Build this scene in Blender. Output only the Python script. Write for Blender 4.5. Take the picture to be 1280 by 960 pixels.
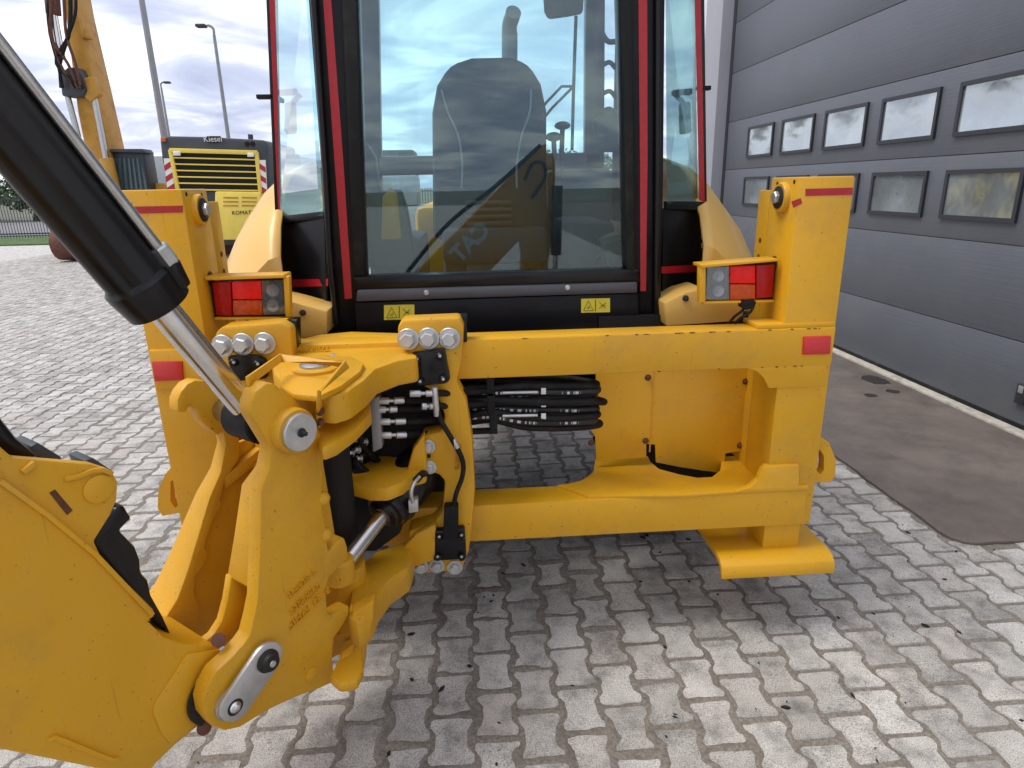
import bpy, bmesh, math, random
from mathutils import Vector, Matrix, noise
from mathutils.geometry import tessellate_polygon
random.seed(7)
for o in list(bpy.data.objects): bpy.data.objects.remove(o)
SC = bpy.context.scene
COL = SC.collection
R = math.radians
V = Vector
# ------------------------------------------------------------------ camera
F_PX, PITCH, YAW, ROLL = 805.0, R(17.1), R(3.5), 0.020
CAM = V((0, 0, 1.7))
_h = V((math.cos(YAW), -math.sin(YAW), 0)); _hd = V((math.sin(YAW), math.cos(YAW), 0)); _up = V((0, 0, 1))
_fw = _hd*math.cos(PITCH) - _up*math.sin(PITCH); _v = _hd*math.sin(PITCH) + _up*math.cos(PITCH)
_r = math.cos(ROLL)*_h - math.sin(ROLL)*_v; _u = math.sin(ROLL)*_h + math.cos(ROLL)*_v
cd = bpy.data.cameras.new('camera'); cam = bpy.data.objects.new('camera', cd); COL.objects.link(cam)
cam.matrix_world = Matrix(((_r.x, _u.x, -_fw.x, CAM.x), (_r.y, _u.y, -_fw.y, CAM.y), (_r.z, _u.z, -_fw.z, CAM.z), (0, 0, 0, 1)))
cd.sensor_width = 36; cd.lens = 36*F_PX/1280; cd.clip_start = .05; cd.clip_end = 3000
SC.camera = cam
SC.view_settings.view_transform = 'Standard'; SC.view_settings.look = 'None'
SC.view_settings.exposure = 1.08; SC.view_settings.gamma = 1
# ------------------------------------------------------------------ world: overcast sky
SUN_EL, SUN_AZ = R(64), R(-92)      # azimuth measured from +Y towards +X
W = bpy.data.worlds.new('World'); SC.world = W; W.use_nodes = True
nt = W.node_tree; nt.nodes.clear()
def N(t, kind, **kw):
    n = t.nodes.new(kind)
    for k, v in kw.items():
        if k in n.inputs: n.inputs[k].default_value = v
        else: setattr(n, k, v)
    return n
def L(t, a, b): t.links.new(a, b)
def ramp(t, fac, stops, interp='LINEAR'):
    n = t.nodes.new('ShaderNodeValToRGB'); n.color_ramp.interpolation = interp
    e = n.color_ramp.elements
    while len(e) < len(stops): e.new(0.5)
    for i, (p, c) in enumerate(stops):
        e[i].position = p; e[i].color = (c, c, c, 1) if isinstance(c, (int, float)) else (*c, 1)
    L(t, fac, n.inputs['Fac']); return n
tc = N(nt, 'ShaderNodeTexCoord')
sep = N(nt, 'ShaderNodeSeparateXYZ'); L(nt, tc.outputs['Generated'], sep.inputs[0])
mx = N(nt, 'ShaderNodeMath', operation='MAXIMUM'); L(nt, sep.outputs['Z'], mx.inputs[0]); mx.inputs[1].default_value = 0.0
ad = N(nt, 'ShaderNodeMath', operation='ADD'); L(nt, mx.outputs[0], ad.inputs[0]); ad.inputs[1].default_value = 0.13
dx = N(nt, 'ShaderNodeMath', operation='DIVIDE'); L(nt, sep.outputs['X'], dx.inputs[0]); L(nt, ad.outputs[0], dx.inputs[1])
dy = N(nt, 'ShaderNodeMath', operation='DIVIDE'); L(nt, sep.outputs['Y'], dy.inputs[0]); L(nt, ad.outputs[0], dy.inputs[1])
cb = N(nt, 'ShaderNodeCombineXYZ'); L(nt, dx.outputs[0], cb.inputs[0]); L(nt, dy.outputs[0], cb.inputs[1])
n1 = N(nt, 'ShaderNodeTexNoise', Scale=1.15, Detail=7.0, Roughness=0.55, Distortion=0.6); L(nt, cb.outputs[0], n1.inputs['Vector'])
cl = ramp(nt, n1.outputs['Fac'], [(0.36, (0.33, 0.355, 0.50)), (0.48, (0.49, 0.515, 0.64)), (0.59, (0.80, 0.81, 0.84)), (0.72, (0.97, 0.96, 0.95))])
sky = N(nt, 'ShaderNodeTexSky', sky_type='NISHITA', sun_disc=False, sun_elevation=SUN_EL, sun_rotation=SUN_AZ)
bg1 = N(nt, 'ShaderNodeBackground', Strength=0.10); L(nt, sky.outputs[0], bg1.inputs[0])
bg2 = N(nt, 'ShaderNodeBackground', Strength=0.75); L(nt, cl.outputs[0], bg2.inputs[0])
mixw = N(nt, 'ShaderNodeMixShader', Fac=0.9); L(nt, bg1.outputs[0], mixw.inputs[1]); L(nt, bg2.outputs[0], mixw.inputs[2])
wo = N(nt, 'ShaderNodeOutputWorld'); L(nt, mixw.outputs[0], wo.inputs[0])
sl = bpy.data.lights.new('sun', 'SUN'); sl.energy = 1.2; sl.angle = R(28); sl.color = (1, .96, .9)
so = bpy.data.objects.new('sun', sl); COL.objects.link(so)
sd = V((math.sin(SUN_AZ)*math.cos(SUN_EL), math.cos(SUN_AZ)*math.cos(SUN_EL), math.sin(SUN_EL)))
so.rotation_euler = (-sd).to_track_quat('-Z', 'Y').to_euler(); so.location = sd*40
# ------------------------------------------------------------------ measuring: photograph pixel on a real plane
def ray(x, y): return _fw + _r*((x-640)/F_PX) + _u*((480-y)/F_PX)
def on(x, y, p, n):
    d = ray(x, y); p = V(p); n = V(n)
    return CAM + d*((p-CAM).dot(n)/d.dot(n))
def PX(x, y, X): return on(x, y, (X, 0, 0), (1, 0, 0))
def PY(x, y, Y): return on(x, y, (0, Y, 0), (0, 1, 0))
def PZ(x, y, Z): return on(x, y, (0, 0, Z), (0, 0, 1))
def proj(P):
    q = V(P)-CAM; z = q.dot(_fw); return 640+F_PX*q.dot(_r)/z, 480-F_PX*q.dot(_u)/z, z
PHI = R(38); D_ = V((-math.sin(PHI), -math.cos(PHI), 0)); A_ = V((math.cos(PHI), -math.sin(PHI), 0)); PIV = V((-.458, 1.838, 0))
def PS(x, y, s): return on(x, y, PIV + A_*s, A_)           # swing-post planes, s metres across the post
def SW(t, s, z): return PIV + D_*t + A_*s + V((0, 0, z))
# ------------------------------------------------------------------ materials
M = {}
def mat(name, col, rough=.5, metal=0, var=.0, vscale=6., bump=0., bscale=60., coat=0., spec=.5, dirt=None, dscale=2.5, damt=.5, emit=None):
    m = bpy.data.materials.new(name); m.use_nodes = True; t = m.node_tree; b = t.nodes['Principled BSDF']
    b.inputs['Roughness'].default_value = rough; b.inputs['Metallic'].default_value = metal
    b.inputs['Coat Weight'].default_value = coat; b.inputs['Coat Roughness'].default_value = .12
    b.inputs['Specular IOR Level'].default_value = spec
    co = N(t, 'ShaderNodeTexCoord').outputs['Object']
    geo = N(t, 'ShaderNodeNewGeometry').outputs['Position']
    out = None
    if var:
        nz = N(t, 'ShaderNodeTexNoise', Scale=vscale, Detail=6., Roughness=.6); L(t, geo, nz.inputs['Vector'])
        rp = ramp(t, nz.outputs['Fac'], [(.3, tuple(c*(1-var) for c in col)), (.7, tuple(min(1, c*(1+var)) for c in col))])
        out = rp.outputs[0]
    if dirt:
        nz2 = N(t, 'ShaderNodeTexNoise', Scale=dscale, Detail=8., Roughness=.68); L(t, geo, nz2.inputs['Vector'])
        rp2 = ramp(t, nz2.outputs['Fac'], [(.5, 0.), (.72, damt)])
        mx_ = N(t, 'ShaderNodeMix', data_type='RGBA'); L(t, rp2.outputs[0], mx_.inputs[0])
        if out: L(t, out, mx_.inputs[6])
        else: mx_.inputs[6].default_value = (*col, 1)
        mx_.inputs[7].default_value = (*dirt, 1); out = mx_.outputs[2]
        rr = N(t, 'ShaderNodeMapRange'); L(t, rp2.outputs[0], rr.inputs[0]); rr.inputs[3].default_value = rough; rr.inputs[4].default_value = min(1, rough+.25)
        L(t, rr.outputs[0], b.inputs['Roughness'])
    if out: L(t, out, b.inputs['Base Color'])
    else: b.inputs['Base Color'].default_value = (*col, 1)
    if bump:
        nb = N(t, 'ShaderNodeTexNoise', Scale=bscale, Detail=3.); L(t, geo, nb.inputs['Vector'])
        bp = N(t, 'ShaderNodeBump', Strength=bump, Distance=.004); L(t, nb.outputs['Fac'], bp.inputs['Height']); L(t, bp.outputs[0], b.inputs['Normal'])
    if emit:
        b.inputs['Emission Color'].default_value = (*emit[0], 1); b.inputs['Emission Strength'].default_value = emit[1]
    M[name] = m; return m
YEL = (.71, .368, .011)
mat('yellow', YEL, .42, spec=.38, var=.05, vscale=1.5, bump=.03, bscale=140, coat=.12, dirt=(.44, .25, .06), dscale=3.6, damt=.45)
mat('cast', (.675, .346, .011), .46, var=.07, vscale=4, bump=.22, bscale=170, coat=.05, spec=.38, dirt=(.36, .2, .05), dscale=4.5, damt=.35)
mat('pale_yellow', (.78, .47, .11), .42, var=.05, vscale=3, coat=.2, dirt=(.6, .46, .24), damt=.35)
mat('black', (.006, .006, .0065), .28, coat=.10, spec=.3, dirt=(.02, .018, .016), dscale=6, damt=.2)
mat('teal_glass', (.10, .17, .175), .12)
mat('cab_black', (.006, .006, .0075), .36, coat=.06, spec=.22, dirt=(.03, .028, .026), dscale=5, damt=.3)
mat('satin_grey', (.07, .073, .085), .35, coat=.2, dirt=(.13, .12, .11), damt=.3)
mat('rubber', (.009, .009, .009), .6, spec=.25, bump=.2, bscale=200, dirt=(.07, .06, .05), dscale=7, damt=.4)
mat('seat', (.03, .042, .062), .75, bump=.25, bscale=250, var=.1)
mat('chrome', (.74, .73, .71), .22, metal=1, var=.05, vscale=30)
mat('steel', (.52, .52, .5), .34, metal=1, var=.12, vscale=30, bump=.1, bscale=300)
mat('zinc', (.60, .61, .61), .42, metal=.85, var=.12, vscale=25, bump=.15, bscale=220)
mat('rust', (.12, .045, .02), .8, var=.3, vscale=30)
mat('red_tape', (.42, .012, .02), .35, var=.12, vscale=40)
mat('red_reflector', (.62, .012, .015), .2, var=.1, vscale=60, coat=.6, bump=.3, bscale=500)
mat('lens_red', (.42, .006, .006), .15, coat=.12, spec=.25, bump=.3, bscale=260, var=.2, vscale=50)
mat('lens_bright_red', (.85, .012, .008), .15, coat=.12, spec=.25, bump=.3, bscale=260, var=.15, vscale=50)
mat('lens_orange', (.55, .075, .008), .15, coat=.12, spec=.25, bump=.3, bscale=260, var=.3, vscale=50)
mat('lens_clear', (.55, .54, .55), .08, metal=.55, bump=.9, bscale=90, var=.35, vscale=40)
mat('piping', (.26, .29, .33), .6)
mat('label_yellow', (.85, .70, .06), .4)
mat('ink', (.015, .013, .01), .6)
mat('white_ink', (.72, .72, .70), .5)
mat('logo_pale', (.8, .8, .76), .5)
mat('door_grey', (.105, .114, .132), .45, var=.05, vscale=1.2, bump=.05, bscale=90, dirt=(.15, .15, .145), dscale=1.3, damt=.45)
mat('frame_black', (.028, .03, .036), .45)
mat('wall_white', (.70, .70, .74), .6, var=.03)
mat('wall_grey', (.36, .365, .39), .55, var=.05, vscale=.8)
mat('concrete', (.42, .39, .33), .85, var=.25, vscale=14, bump=.6, bscale=120, dirt=(.16, .15, .11), dscale=5, damt=.7)
mat('apron', (.118, .098, .084), .6, var=.25, vscale=3.5, bump=.35, bscale=90, dirt=(.19, .16, .138), dscale=1.6, damt=.8)
mat('oil', (.03, .026, .02), .25)
mat('sand', (.225, .20, .168), .95, var=.4, vscale=90, bump=1., bscale=320, dirt=(.11, .095, .07), dscale=9, damt=.6)
mat('old_yellow', (.56, .28, .03), .5, var=.12, vscale=2, dirt=(.16, .09, .03), dscale=3, damt=.5)
mat('lemon', (.82, .62, .10), .45, var=.06)
mat('charcoal', (.045, .052, .058), .5, var=.1)
mat('dark', (.008, .007, .006), .8)
mat('galvanised', (.30, .31, .32), .5, metal=.5, var=.08)
mat('brown_iron', (.13, .05, .032), .8, var=.3, vscale=12)
mat('white_tape', (.82, .80, .76), .5)
mat('grass', (.07, .13, .03), .9, var=.4, vscale=3, bump=1, bscale=30)
mat('tarmac', (.2, .2, .2), .9, var=.15, vscale=.5)
mat('bark', (.06, .045, .03), .9)
mat('leaf', (.055, .10, .03), .7, var=.4, vscale=1.5)
mat('field', (.13, .14, .10), .95, var=.25, vscale=.05)
mat('orange', (.6, .12, .015), .5)
mat('far_wall', (.42, .46, .46), .7, var=.05)
mat('hose_print', (.018, .018, .018), .5)
def wear(name, speck, dust, scr):
    m = M[name]; t = m.node_tree; b = t.nodes['Principled BSDF']; src = b.inputs['Base Color'].links[0].from_socket
    geo = N(t, 'ShaderNodeNewGeometry').outputs['Position']
    def layer(src, fac, col):
        q = N(t, 'ShaderNodeMix', data_type='RGBA'); L(t, fac, q.inputs[0]); L(t, src, q.inputs[6]); q.inputs[7].default_value = (*col, 1); return q.outputs[2]
    a = N(t, 'ShaderNodeTexNoise', Scale=95., Detail=3., Roughness=.5); L(t, geo, a.inputs['Vector'])
    src = layer(src, ramp(t, a.outputs['Fac'], [(.70, 0.), (.74, .8)]).outputs[0], speck)
    d = N(t, 'ShaderNodeTexNoise', Scale=11., Detail=9., Roughness=.75); L(t, geo, d.inputs['Vector'])
    src = layer(src, ramp(t, d.outputs['Fac'], [(.48, 0.), (.74, .30)]).outputs[0], dust)
    mp = N(t, 'ShaderNodeMapping'); mp.inputs['Scale'].default_value = (160, 160, 5); mp.inputs['Rotation'].default_value = (.25, .3, 0); L(t, geo, mp.inputs['Vector'])
    s = N(t, 'ShaderNodeTexNoise', Scale=1., Detail=2.); L(t, mp.outputs[0], s.inputs['Vector'])
    src = layer(src, ramp(t, s.outputs['Fac'], [(.68, 0.), (.76, .35)]).outputs[0], scr)
    L(t, src, b.inputs['Base Color'])
for n_ in ('yellow', 'cast'): wear(n_, (.16, .07, .02), (.60, .38, .07), (.40, .19, .015))
wear('apron', (.045, .038, .033), (.19, .165, .145), (.09, .07, .06))
wear('door_grey', (.07, .075, .085), (.135, .142, .155), (.10, .105, .12))
def ribbed_door():
    m = M['door_grey']; t = m.node_tree; b = t.nodes['Principled BSDF']
    geo = N(t, 'ShaderNodeNewGeometry').outputs['Position']
    mp = N(t, 'ShaderNodeMapping'); mp.inputs['Scale'].default_value = (1, 1.2, 70); L(t, geo, mp.inputs['Vector'])
    w = N(t, 'ShaderNodeTexNoise', Scale=1., Detail=3.); L(t, mp.outputs[0], w.inputs['Vector'])
    bp = N(t, 'ShaderNodeBump', Strength=.35, Distance=.004); L(t, w.outputs['Fac'], bp.inputs['Height']); L(t, bp.outputs[0], b.inputs['Normal'])
ribbed_door()
def hose_print():
    m = M['hose_print']; t = m.node_tree; b = t.nodes['Principled BSDF']
    uv = N(t, 'ShaderNodeUVMap'); s = N(t, 'ShaderNodeSeparateXYZ'); L(t, uv.outputs[0], s.inputs[0])
    a = N(t, 'ShaderNodeTexNoise', noise_dimensions='1D', Scale=70., Detail=1.); L(t, s.outputs[0], a.inputs['W'])
    a2 = N(t, 'ShaderNodeTexNoise', noise_dimensions='1D', Scale=7., Detail=0.); L(t, s.outputs[0], a2.inputs['W'])
    r1 = ramp(t, a.outputs['Fac'], [(.5, 0.), (.53, 1.)]); r2 = ramp(t, a2.outputs['Fac'], [(.46, 0.), (.48, 1.)])
    r3 = ramp(t, s.outputs[1], [(.05, 1.), (.07, 0.), (.94, 0.), (.96, 1.)])
    m1 = N(t, 'ShaderNodeMath', operation='MULTIPLY'); L(t, r1.outputs[0], m1.inputs[0]); L(t, r2.outputs[0], m1.inputs[1])
    m2 = N(t, 'ShaderNodeMath', operation='MULTIPLY'); L(t, m1.outputs[0], m2.inputs[0]); L(t, r3.outputs[0], m2.inputs[1])
    mx_ = N(t, 'ShaderNodeMix', data_type='RGBA'); L(t, m2.outputs[0], mx_.inputs[0])
    mx_.inputs[6].default_value = (.016, .016, .016, 1); mx_.inputs[7].default_value = (.6, .6, .58, 1); L(t, mx_.outputs[2], b.inputs['Base Color'])
hose_print()
def glass(name, tint, haze, refl=1.0, wav=0., rough=.01):
    m = bpy.data.materials.new(name); m.use_nodes = True; t = m.node_tree; t.nodes.clear()
    tr = N(t, 'ShaderNodeBsdfTransparent'); tr.inputs[0].default_value = (*tint, 1)
    df = N(t, 'ShaderNodeBsdfDiffuse'); df.inputs[0].default_value = (.62, .70, .72, 1)
    gl = N(t, 'ShaderNodeBsdfGlossy', Roughness=rough); gl.inputs[0].default_value = (.95, 1, 1, 1)
    geo = N(t, 'ShaderNodeNewGeometry').outputs['Position']
    nz = N(t, 'ShaderNodeTexNoise', Scale=2.2, Detail=4.); L(t, geo, nz.inputs['Vector'])
    hz = N(t, 'ShaderNodeMapRange'); L(t, nz.outputs['Fac'], hz.inputs[0]); hz.inputs[1].default_value = .3; hz.inputs[2].default_value = .75; hz.inputs[3].default_value = haze*.5; hz.inputs[4].default_value = haze*1.4
    a = N(t, 'ShaderNodeMixShader'); L(t, hz.outputs[0], a.inputs[0]); L(t, tr.outputs[0], a.inputs[1]); L(t, df.outputs[0], a.inputs[2])
    fr = N(t, 'ShaderNodeFresnel', IOR=1.52)
    mu = N(t, 'ShaderNodeMath', operation='MULTIPLY'); L(t, fr.outputs[0], mu.inputs[0]); mu.inputs[1].default_value = refl
    if wav:
        nb = N(t, 'ShaderNodeTexNoise', Scale=5., Detail=2.); L(t, geo, nb.inputs['Vector'])
        bp = N(t, 'ShaderNodeBump', Strength=wav, Distance=.05); L(t, nb.outputs['Fac'], bp.inputs['Height']); L(t, bp.outputs[0], gl.inputs['Normal'])
    c = N(t, 'ShaderNodeMixShader'); L(t, mu.outputs[0], c.inputs[0]); L(t, a.outputs[0], c.inputs[1]); L(t, gl.outputs[0], c.inputs[2])
    o = N(t, 'ShaderNodeOutputMaterial'); L(t, c.outputs[0], o.inputs[0]); M[name] = m
glass('glass', (.84, .975, .98), .012, 1.5)
glass('side_glass', (.76, .95, .955), .02, .6)
glass('lens_glass', (.9, .9, .92), .10, 1.6, .25, .03)
glass('front_glass', (.90, .99, .99), .008, .7)
glass('acrylic', (.25, .26, .28), .50, .45, .05, .12)
def paver_mat():
    m = bpy.data.materials.new('paver'); m.use_nodes = True; t = m.node_tree; b = t.nodes['Principled BSDF']; b.inputs['Roughness'].default_value = .88
    geo = N(t, 'ShaderNodeNewGeometry').outputs['Position']
    oi = N(t, 'ShaderNodeObjectInfo').outputs['Random']; at = N(t, 'ShaderNodeAttribute', attribute_name='shade').outputs['Fac']
    sm = N(t, 'ShaderNodeMath', operation='ADD'); L(t, oi, sm.inputs[0]); L(t, at, sm.inputs[1])
    fr = N(t, 'ShaderNodeMath', operation='FRACT'); L(t, sm.outputs[0], fr.inputs[0])
    base = ramp(t, fr.outputs[0], [(0, (.40, .38, .345)), (.35, (.51, .488, .45)), (.7, (.58, .556, .515)), (1, (.47, .43, .39))])
    nz = N(t, 'ShaderNodeTexNoise', Scale=260., Detail=3., Roughness=.7); L(t, geo, nz.inputs['Vector'])
    sp = ramp(t, nz.outputs['Fac'], [(.33, .32), (.5, 1.0), (.66, 1.3)])
    nz2 = N(t, 'ShaderNodeTexNoise', Scale=7., Detail=7., Roughness=.7); L(t, geo, nz2.inputs['Vector'])
    st = ramp(t, nz2.outputs['Fac'], [(.33, .50), (.52, 1.0), (.68, 1.16)])
    m1 = N(t, 'ShaderNodeMix', data_type='RGBA', blend_type='MULTIPLY'); m1.inputs[0].default_value = 1; L(t, base.outputs[0], m1.inputs[6]); L(t, sp.outputs[0], m1.inputs[7])
    m2 = N(t, 'ShaderNodeMix', data_type='RGBA', blend_type='MULTIPLY'); m2.inputs[0].default_value = 1; L(t, m1.outputs[2], m2.inputs[6]); L(t, st.outputs[0], m2.inputs[7])
    L(t, m2.outputs[2], b.inputs['Base Color'])
    bp = N(t, 'ShaderNodeBump', Strength=.9, Distance=.004); L(t, nz.outputs['Fac'], bp.inputs['Height']); L(t, bp.outputs[0], b.inputs['Normal'])
    M['paver'] = m
paver_mat()
# ------------------------------------------------------------------ builders
WLOC = {}
def tag(o, label=None, cat=None, group=None, kind=None):
    for k, v in (('label', label), ('category', cat), ('group', group), ('kind', kind)):
        if v: o[k] = v
    return o
def thing(name, loc, label, cat, group=None):
    o = bpy.data.objects.new(name, None); COL.objects.link(o); o.location = loc; o.empty_display_size = .2
    WLOC[o.name] = V(loc); return tag(o, label, cat, group)
def link(name, me, m, parent, loc):
    o = bpy.data.objects.new(name, me); COL.objects.link(o)
    if m: me.materials.append(M[m])
    WLOC[o.name] = V(loc)
    if parent: o.parent = parent; o.location = V(loc) - WLOC[parent.name]
    else: o.location = loc
    return o
def finish(name, bm, m, parent=None, bevel=0, seg=2, smooth=True, ang=35):
    bmesh.ops.remove_doubles(bm, verts=bm.verts, dist=1e-5)
    bmesh.ops.recalc_face_normals(bm, faces=bm.faces)
    if bevel:
        es = [e for e in bm.edges if len(e.link_faces) == 2 and e.calc_face_angle(0) > R(28)]
        if es: bmesh.ops.bevel(bm, geom=es, offset=bevel, segments=seg, profile=.5, affect='EDGES', clamp_overlap=True)
    lo = V((1e9,)*3); hi = -lo
    for v in bm.verts:
        for i in range(3): lo[i] = min(lo[i], v.co[i]); hi[i] = max(hi[i], v.co[i])
    c = (lo+hi)/2
    for v in bm.verts: v.co -= c
    me = bpy.data.meshes.new(name); bm.to_mesh(me); bm.free()
    if smooth:
        for p in me.polygons: p.use_smooth = True
        me.set_sharp_from_angle(angle=R(ang))
    return link(name, me, m, parent, c)
def add_prism(bm, pts, ext, holes=()):
    """pts: list of vectors; ext: a vector or a list of vectors (one per point)."""
    pts = [V(p) for p in pts]
    ex = ext if isinstance(ext, list) else [V(ext)]*len(pts)
    if not holes:
        a = [bm.verts.new(p) for p in pts]; b = [bm.verts.new(p+e) for p, e in zip(pts, ex)]
        bm.faces.new(a); bm.faces.new(b[::-1]); n = len(a)
        for i in range(n): bm.faces.new((a[i], a[(i+1) % n], b[(i+1) % n], b[i]))
        return
    e = V(ext); loops = [pts]+[[V(p) for p in h] for h in holes]
    flat = [p for l in loops for p in l]
    a = [bm.verts.new(p) for p in flat]; b = [bm.verts.new(p+e) for p in flat]
    for t in tessellate_polygon(loops):
        try: bm.faces.new([a[i] for i in t]); bm.faces.new([b[i] for i in t[::-1]])
        except ValueError: pass
    k = 0
    for l in loops:
        n = len(l)
        for i in range(n): bm.faces.new((a[k+i], a[k+(i+1) % n], b[k+(i+1) % n], b[k+i]))
        k += n
def prism(name, pts, ext, m, parent=None, bevel=0, holes=(), seg=2):
    bm = bmesh.new(); add_prism(bm, pts, ext, holes); return finish(name, bm, m, parent, bevel if not holes else 0, seg)
def add_box(bm, x, y, z):
    add_prism(bm, [(x[0], y[0], z[0]), (x[1], y[0], z[0]), (x[1], y[1], z[0]), (x[0], y[1], z[0])], (0, 0, z[1]-z[0]))
def box(name, x, y, z, m, parent=None, bevel=.004, seg=2):
    bm = bmesh.new(); add_box(bm, x, y, z); return finish(name, bm, m, parent, bevel, seg)
def frame_of(d):
    d = V(d).normalized(); a = d.orthogonal().normalized(); return d, a, d.cross(a)
def add_cyl(bm, p0, p1, r0, r1=None, seg=24, rot=0):
    p0 = V(p0); p1 = V(p1); r1 = r0 if r1 is None else r1; d, a, b = frame_of(p1-p0)
    A = []; B = []
    for i in range(seg):
        w = rot+2*math.pi*i/seg; q = a*math.cos(w)+b*math.sin(w)
        A.append(bm.verts.new(p0+q*r0)); B.append(bm.verts.new(p1+q*r1))
    bm.faces.new(A[::-1]); bm.faces.new(B)
    for i in range(seg): bm.faces.new((A[i], A[(i+1) % seg], B[(i+1) % seg], B[i]))
def cyl(name, p0, p1, r, m, parent=None, bevel=.003, seg=28, r1=None):
    bm = bmesh.new(); add_cyl(bm, p0, p1, r, r1, seg); return finish(name, bm, m, parent, bevel)
def add_lathe(bm, p0, d, prof, seg=32):
    d, a, b = frame_of(d); rings = []
    for (t, r) in prof:
        rings.append([bm.verts.new(V(p0)+d*t+(a*math.cos(2*math.pi*i/seg)+b*math.sin(2*math.pi*i/seg))*max(r, 1e-4)) for i in range(seg)])
    for A, B in zip(rings, rings[1:]):
        for i in range(seg): bm.faces.new((A[i], A[(i+1) % seg], B[(i+1) % seg], B[i]))
    bm.faces.new(rings[0][::-1]); bm.faces.new(rings[-1])
def lathe(name, p0, d, prof, m, parent=None, seg=32):
    bm = bmesh.new(); add_lathe(bm, p0, d, prof, seg); return finish(name, bm, m, parent, 0)
def spline(pts, n=8):
    pts = [V(p) for p in pts]; out = []
    P = [pts[0]*2-pts[1]]+pts+[pts[-1]*2-pts[-2]]
    for i in range(1, len(P)-2):
        for k in range(n):
            t = k/n; a, b, c, d = P[i-1], P[i], P[i+1], P[i+2]
            out.append(.5*((2*b)+(c-a)*t+(2*a-5*b+4*c-d)*t*t+(-a+3*b-3*c+d)*t**3))
    out.append(pts[-1]); return out
def add_sweep(bm, path, prof_fn, uvl=None):
    path = [V(p) for p in path]; n = len(path); prev = None; rings = []; dist = 0; ds = []
    for i, p in enumerate(path):
        tg = (path[min(i+1, n-1)]-path[max(i-1, 0)]).normalized()
        if prev is None: a = tg.orthogonal().normalized() if abs(tg.z) > .95 else tg.cross(V((0, 0, 1))).normalized()
        else: a = (prev-tg*prev.dot(tg)).normalized()
        prev = a; b = tg.cross(a)
        rings.append([bm.verts.new(p+a*u+b*v) for (u, v) in prof_fn(i/(n-1))])
        if i: dist += (p-path[i-1]).length
        ds.append(dist)
    k = len(rings[0])
    for j, (A, B) in enumerate(zip(rings, rings[1:])):
        for i in range(k):
            f = bm.faces.new((A[i], A[(i+1) % k], B[(i+1) % k], B[i]))
            if uvl:
                for lp, uv in zip(f.loops, ((ds[j], i/k), (ds[j], (i+1)/k), (ds[j+1], (i+1)/k), (ds[j+1], i/k))): lp[uvl].uv = uv
    bm.faces.new(rings[0][::-1]); bm.faces.new(rings[-1])
def tube(name, pts, r, m, parent=None, seg=10, n=8, smooth=True, uv=False):
    bm = bmesh.new(); uvl = bm.loops.layers.uv.new('UVMap') if uv else None
    pr = [(r*math.cos(2*math.pi*i/seg), r*math.sin(2*math.pi*i/seg)) for i in range(seg)]
    add_sweep(bm, spline(pts, n) if smooth else pts, lambda t: pr, uvl); return finish(name, bm, m, parent, 0, ang=60)
def strap(name, pts, w, h, m, parent=None, bevel=.002):
    bm = bmesh.new(); add_sweep(bm, pts, lambda t: [(-w, -h), (w, -h), (w, h), (-w, h)]); return finish(name, bm, m, parent, bevel)
def hexbolt(name, p, d, r, m, parent, h=None, washer=True, wm=None):
    d = V(d).normalized(); h = h or r*.75; bm = bmesh.new()
    if washer: add_lathe(bm, p, d, [(0, r*1.42), (r*.16, r*1.42), (r*.22, r*1.36)], 24)
    o = V(p)+d*(r*.2 if washer else 0)
    add_lathe(bm, o, d, [(0, r), (h*.8, r), (h, r*.84)], 6)
    return finish(name, bm, m, parent, 0, ang=20)
def sphere(name, c, r, m, parent=None, scale=(1, 1, 1), seg=14):
    bm = bmesh.new(); bmesh.ops.create_uvsphere(bm, u_segments=seg, v_segments=seg//2+2, radius=r)
    for v in bm.verts: v.co = V((v.co.x*scale[0], v.co.y*scale[1], v.co.z*scale[2]))+V(c)
    return finish(name, bm, m, parent, 0, ang=80)
def text(name, s, p, xdir, updir, size, m, parent=None, ext=.001, align='CENTER', bold=0.):
    cu = bpy.data.curves.new(name, 'FONT'); cu.body = s; cu.size = size; cu.extrude = ext; cu.align_x = align; cu.align_y = 'CENTER'; cu.offset = bold; cu.resolution_u = 3
    ob = bpy.data.objects.new(name, cu); COL.objects.link(ob); bpy.context.view_layer.update()
    me = bpy.data.meshes.new_from_object(ob.evaluated_get(bpy.context.evaluated_depsgraph_get()))
    bpy.data.objects.remove(ob); bpy.data.curves.remove(cu)
    x = V(xdir).normalized(); y = V(updir); y = (y-x*y.dot(x)).normalized(); z = x.cross(y)
    rot = Matrix((x, y, z)).transposed()
    for v in me.vertices: v.co = rot @ v.co
    me.materials.clear(); return link(name, me, m, parent, p)
def circle_pts(c, a, b, r, n=20, ra=None): return [V(c)+V(a)*(ra or r)*math.cos(2*math.pi*i/n)+V(b)*r*math.sin(2*math.pi*i/n) for i in range(n)]
def structure(o): o['kind'] = 'structure'; return o
# ------------------------------------------------------------------ ground
bm = bmesh.new(); add_box(bm, (-900, 900), (-300, 1500), (-.6, -.06)); structure(finish('ground', bm, 'field'))
bm = bmesh.new(); add_box(bm, (-60, 30), (-60, 24.5), (-.055, -.0085)); pavement = structure(finish('pavement', bm, 'sand', smooth=False))
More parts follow.
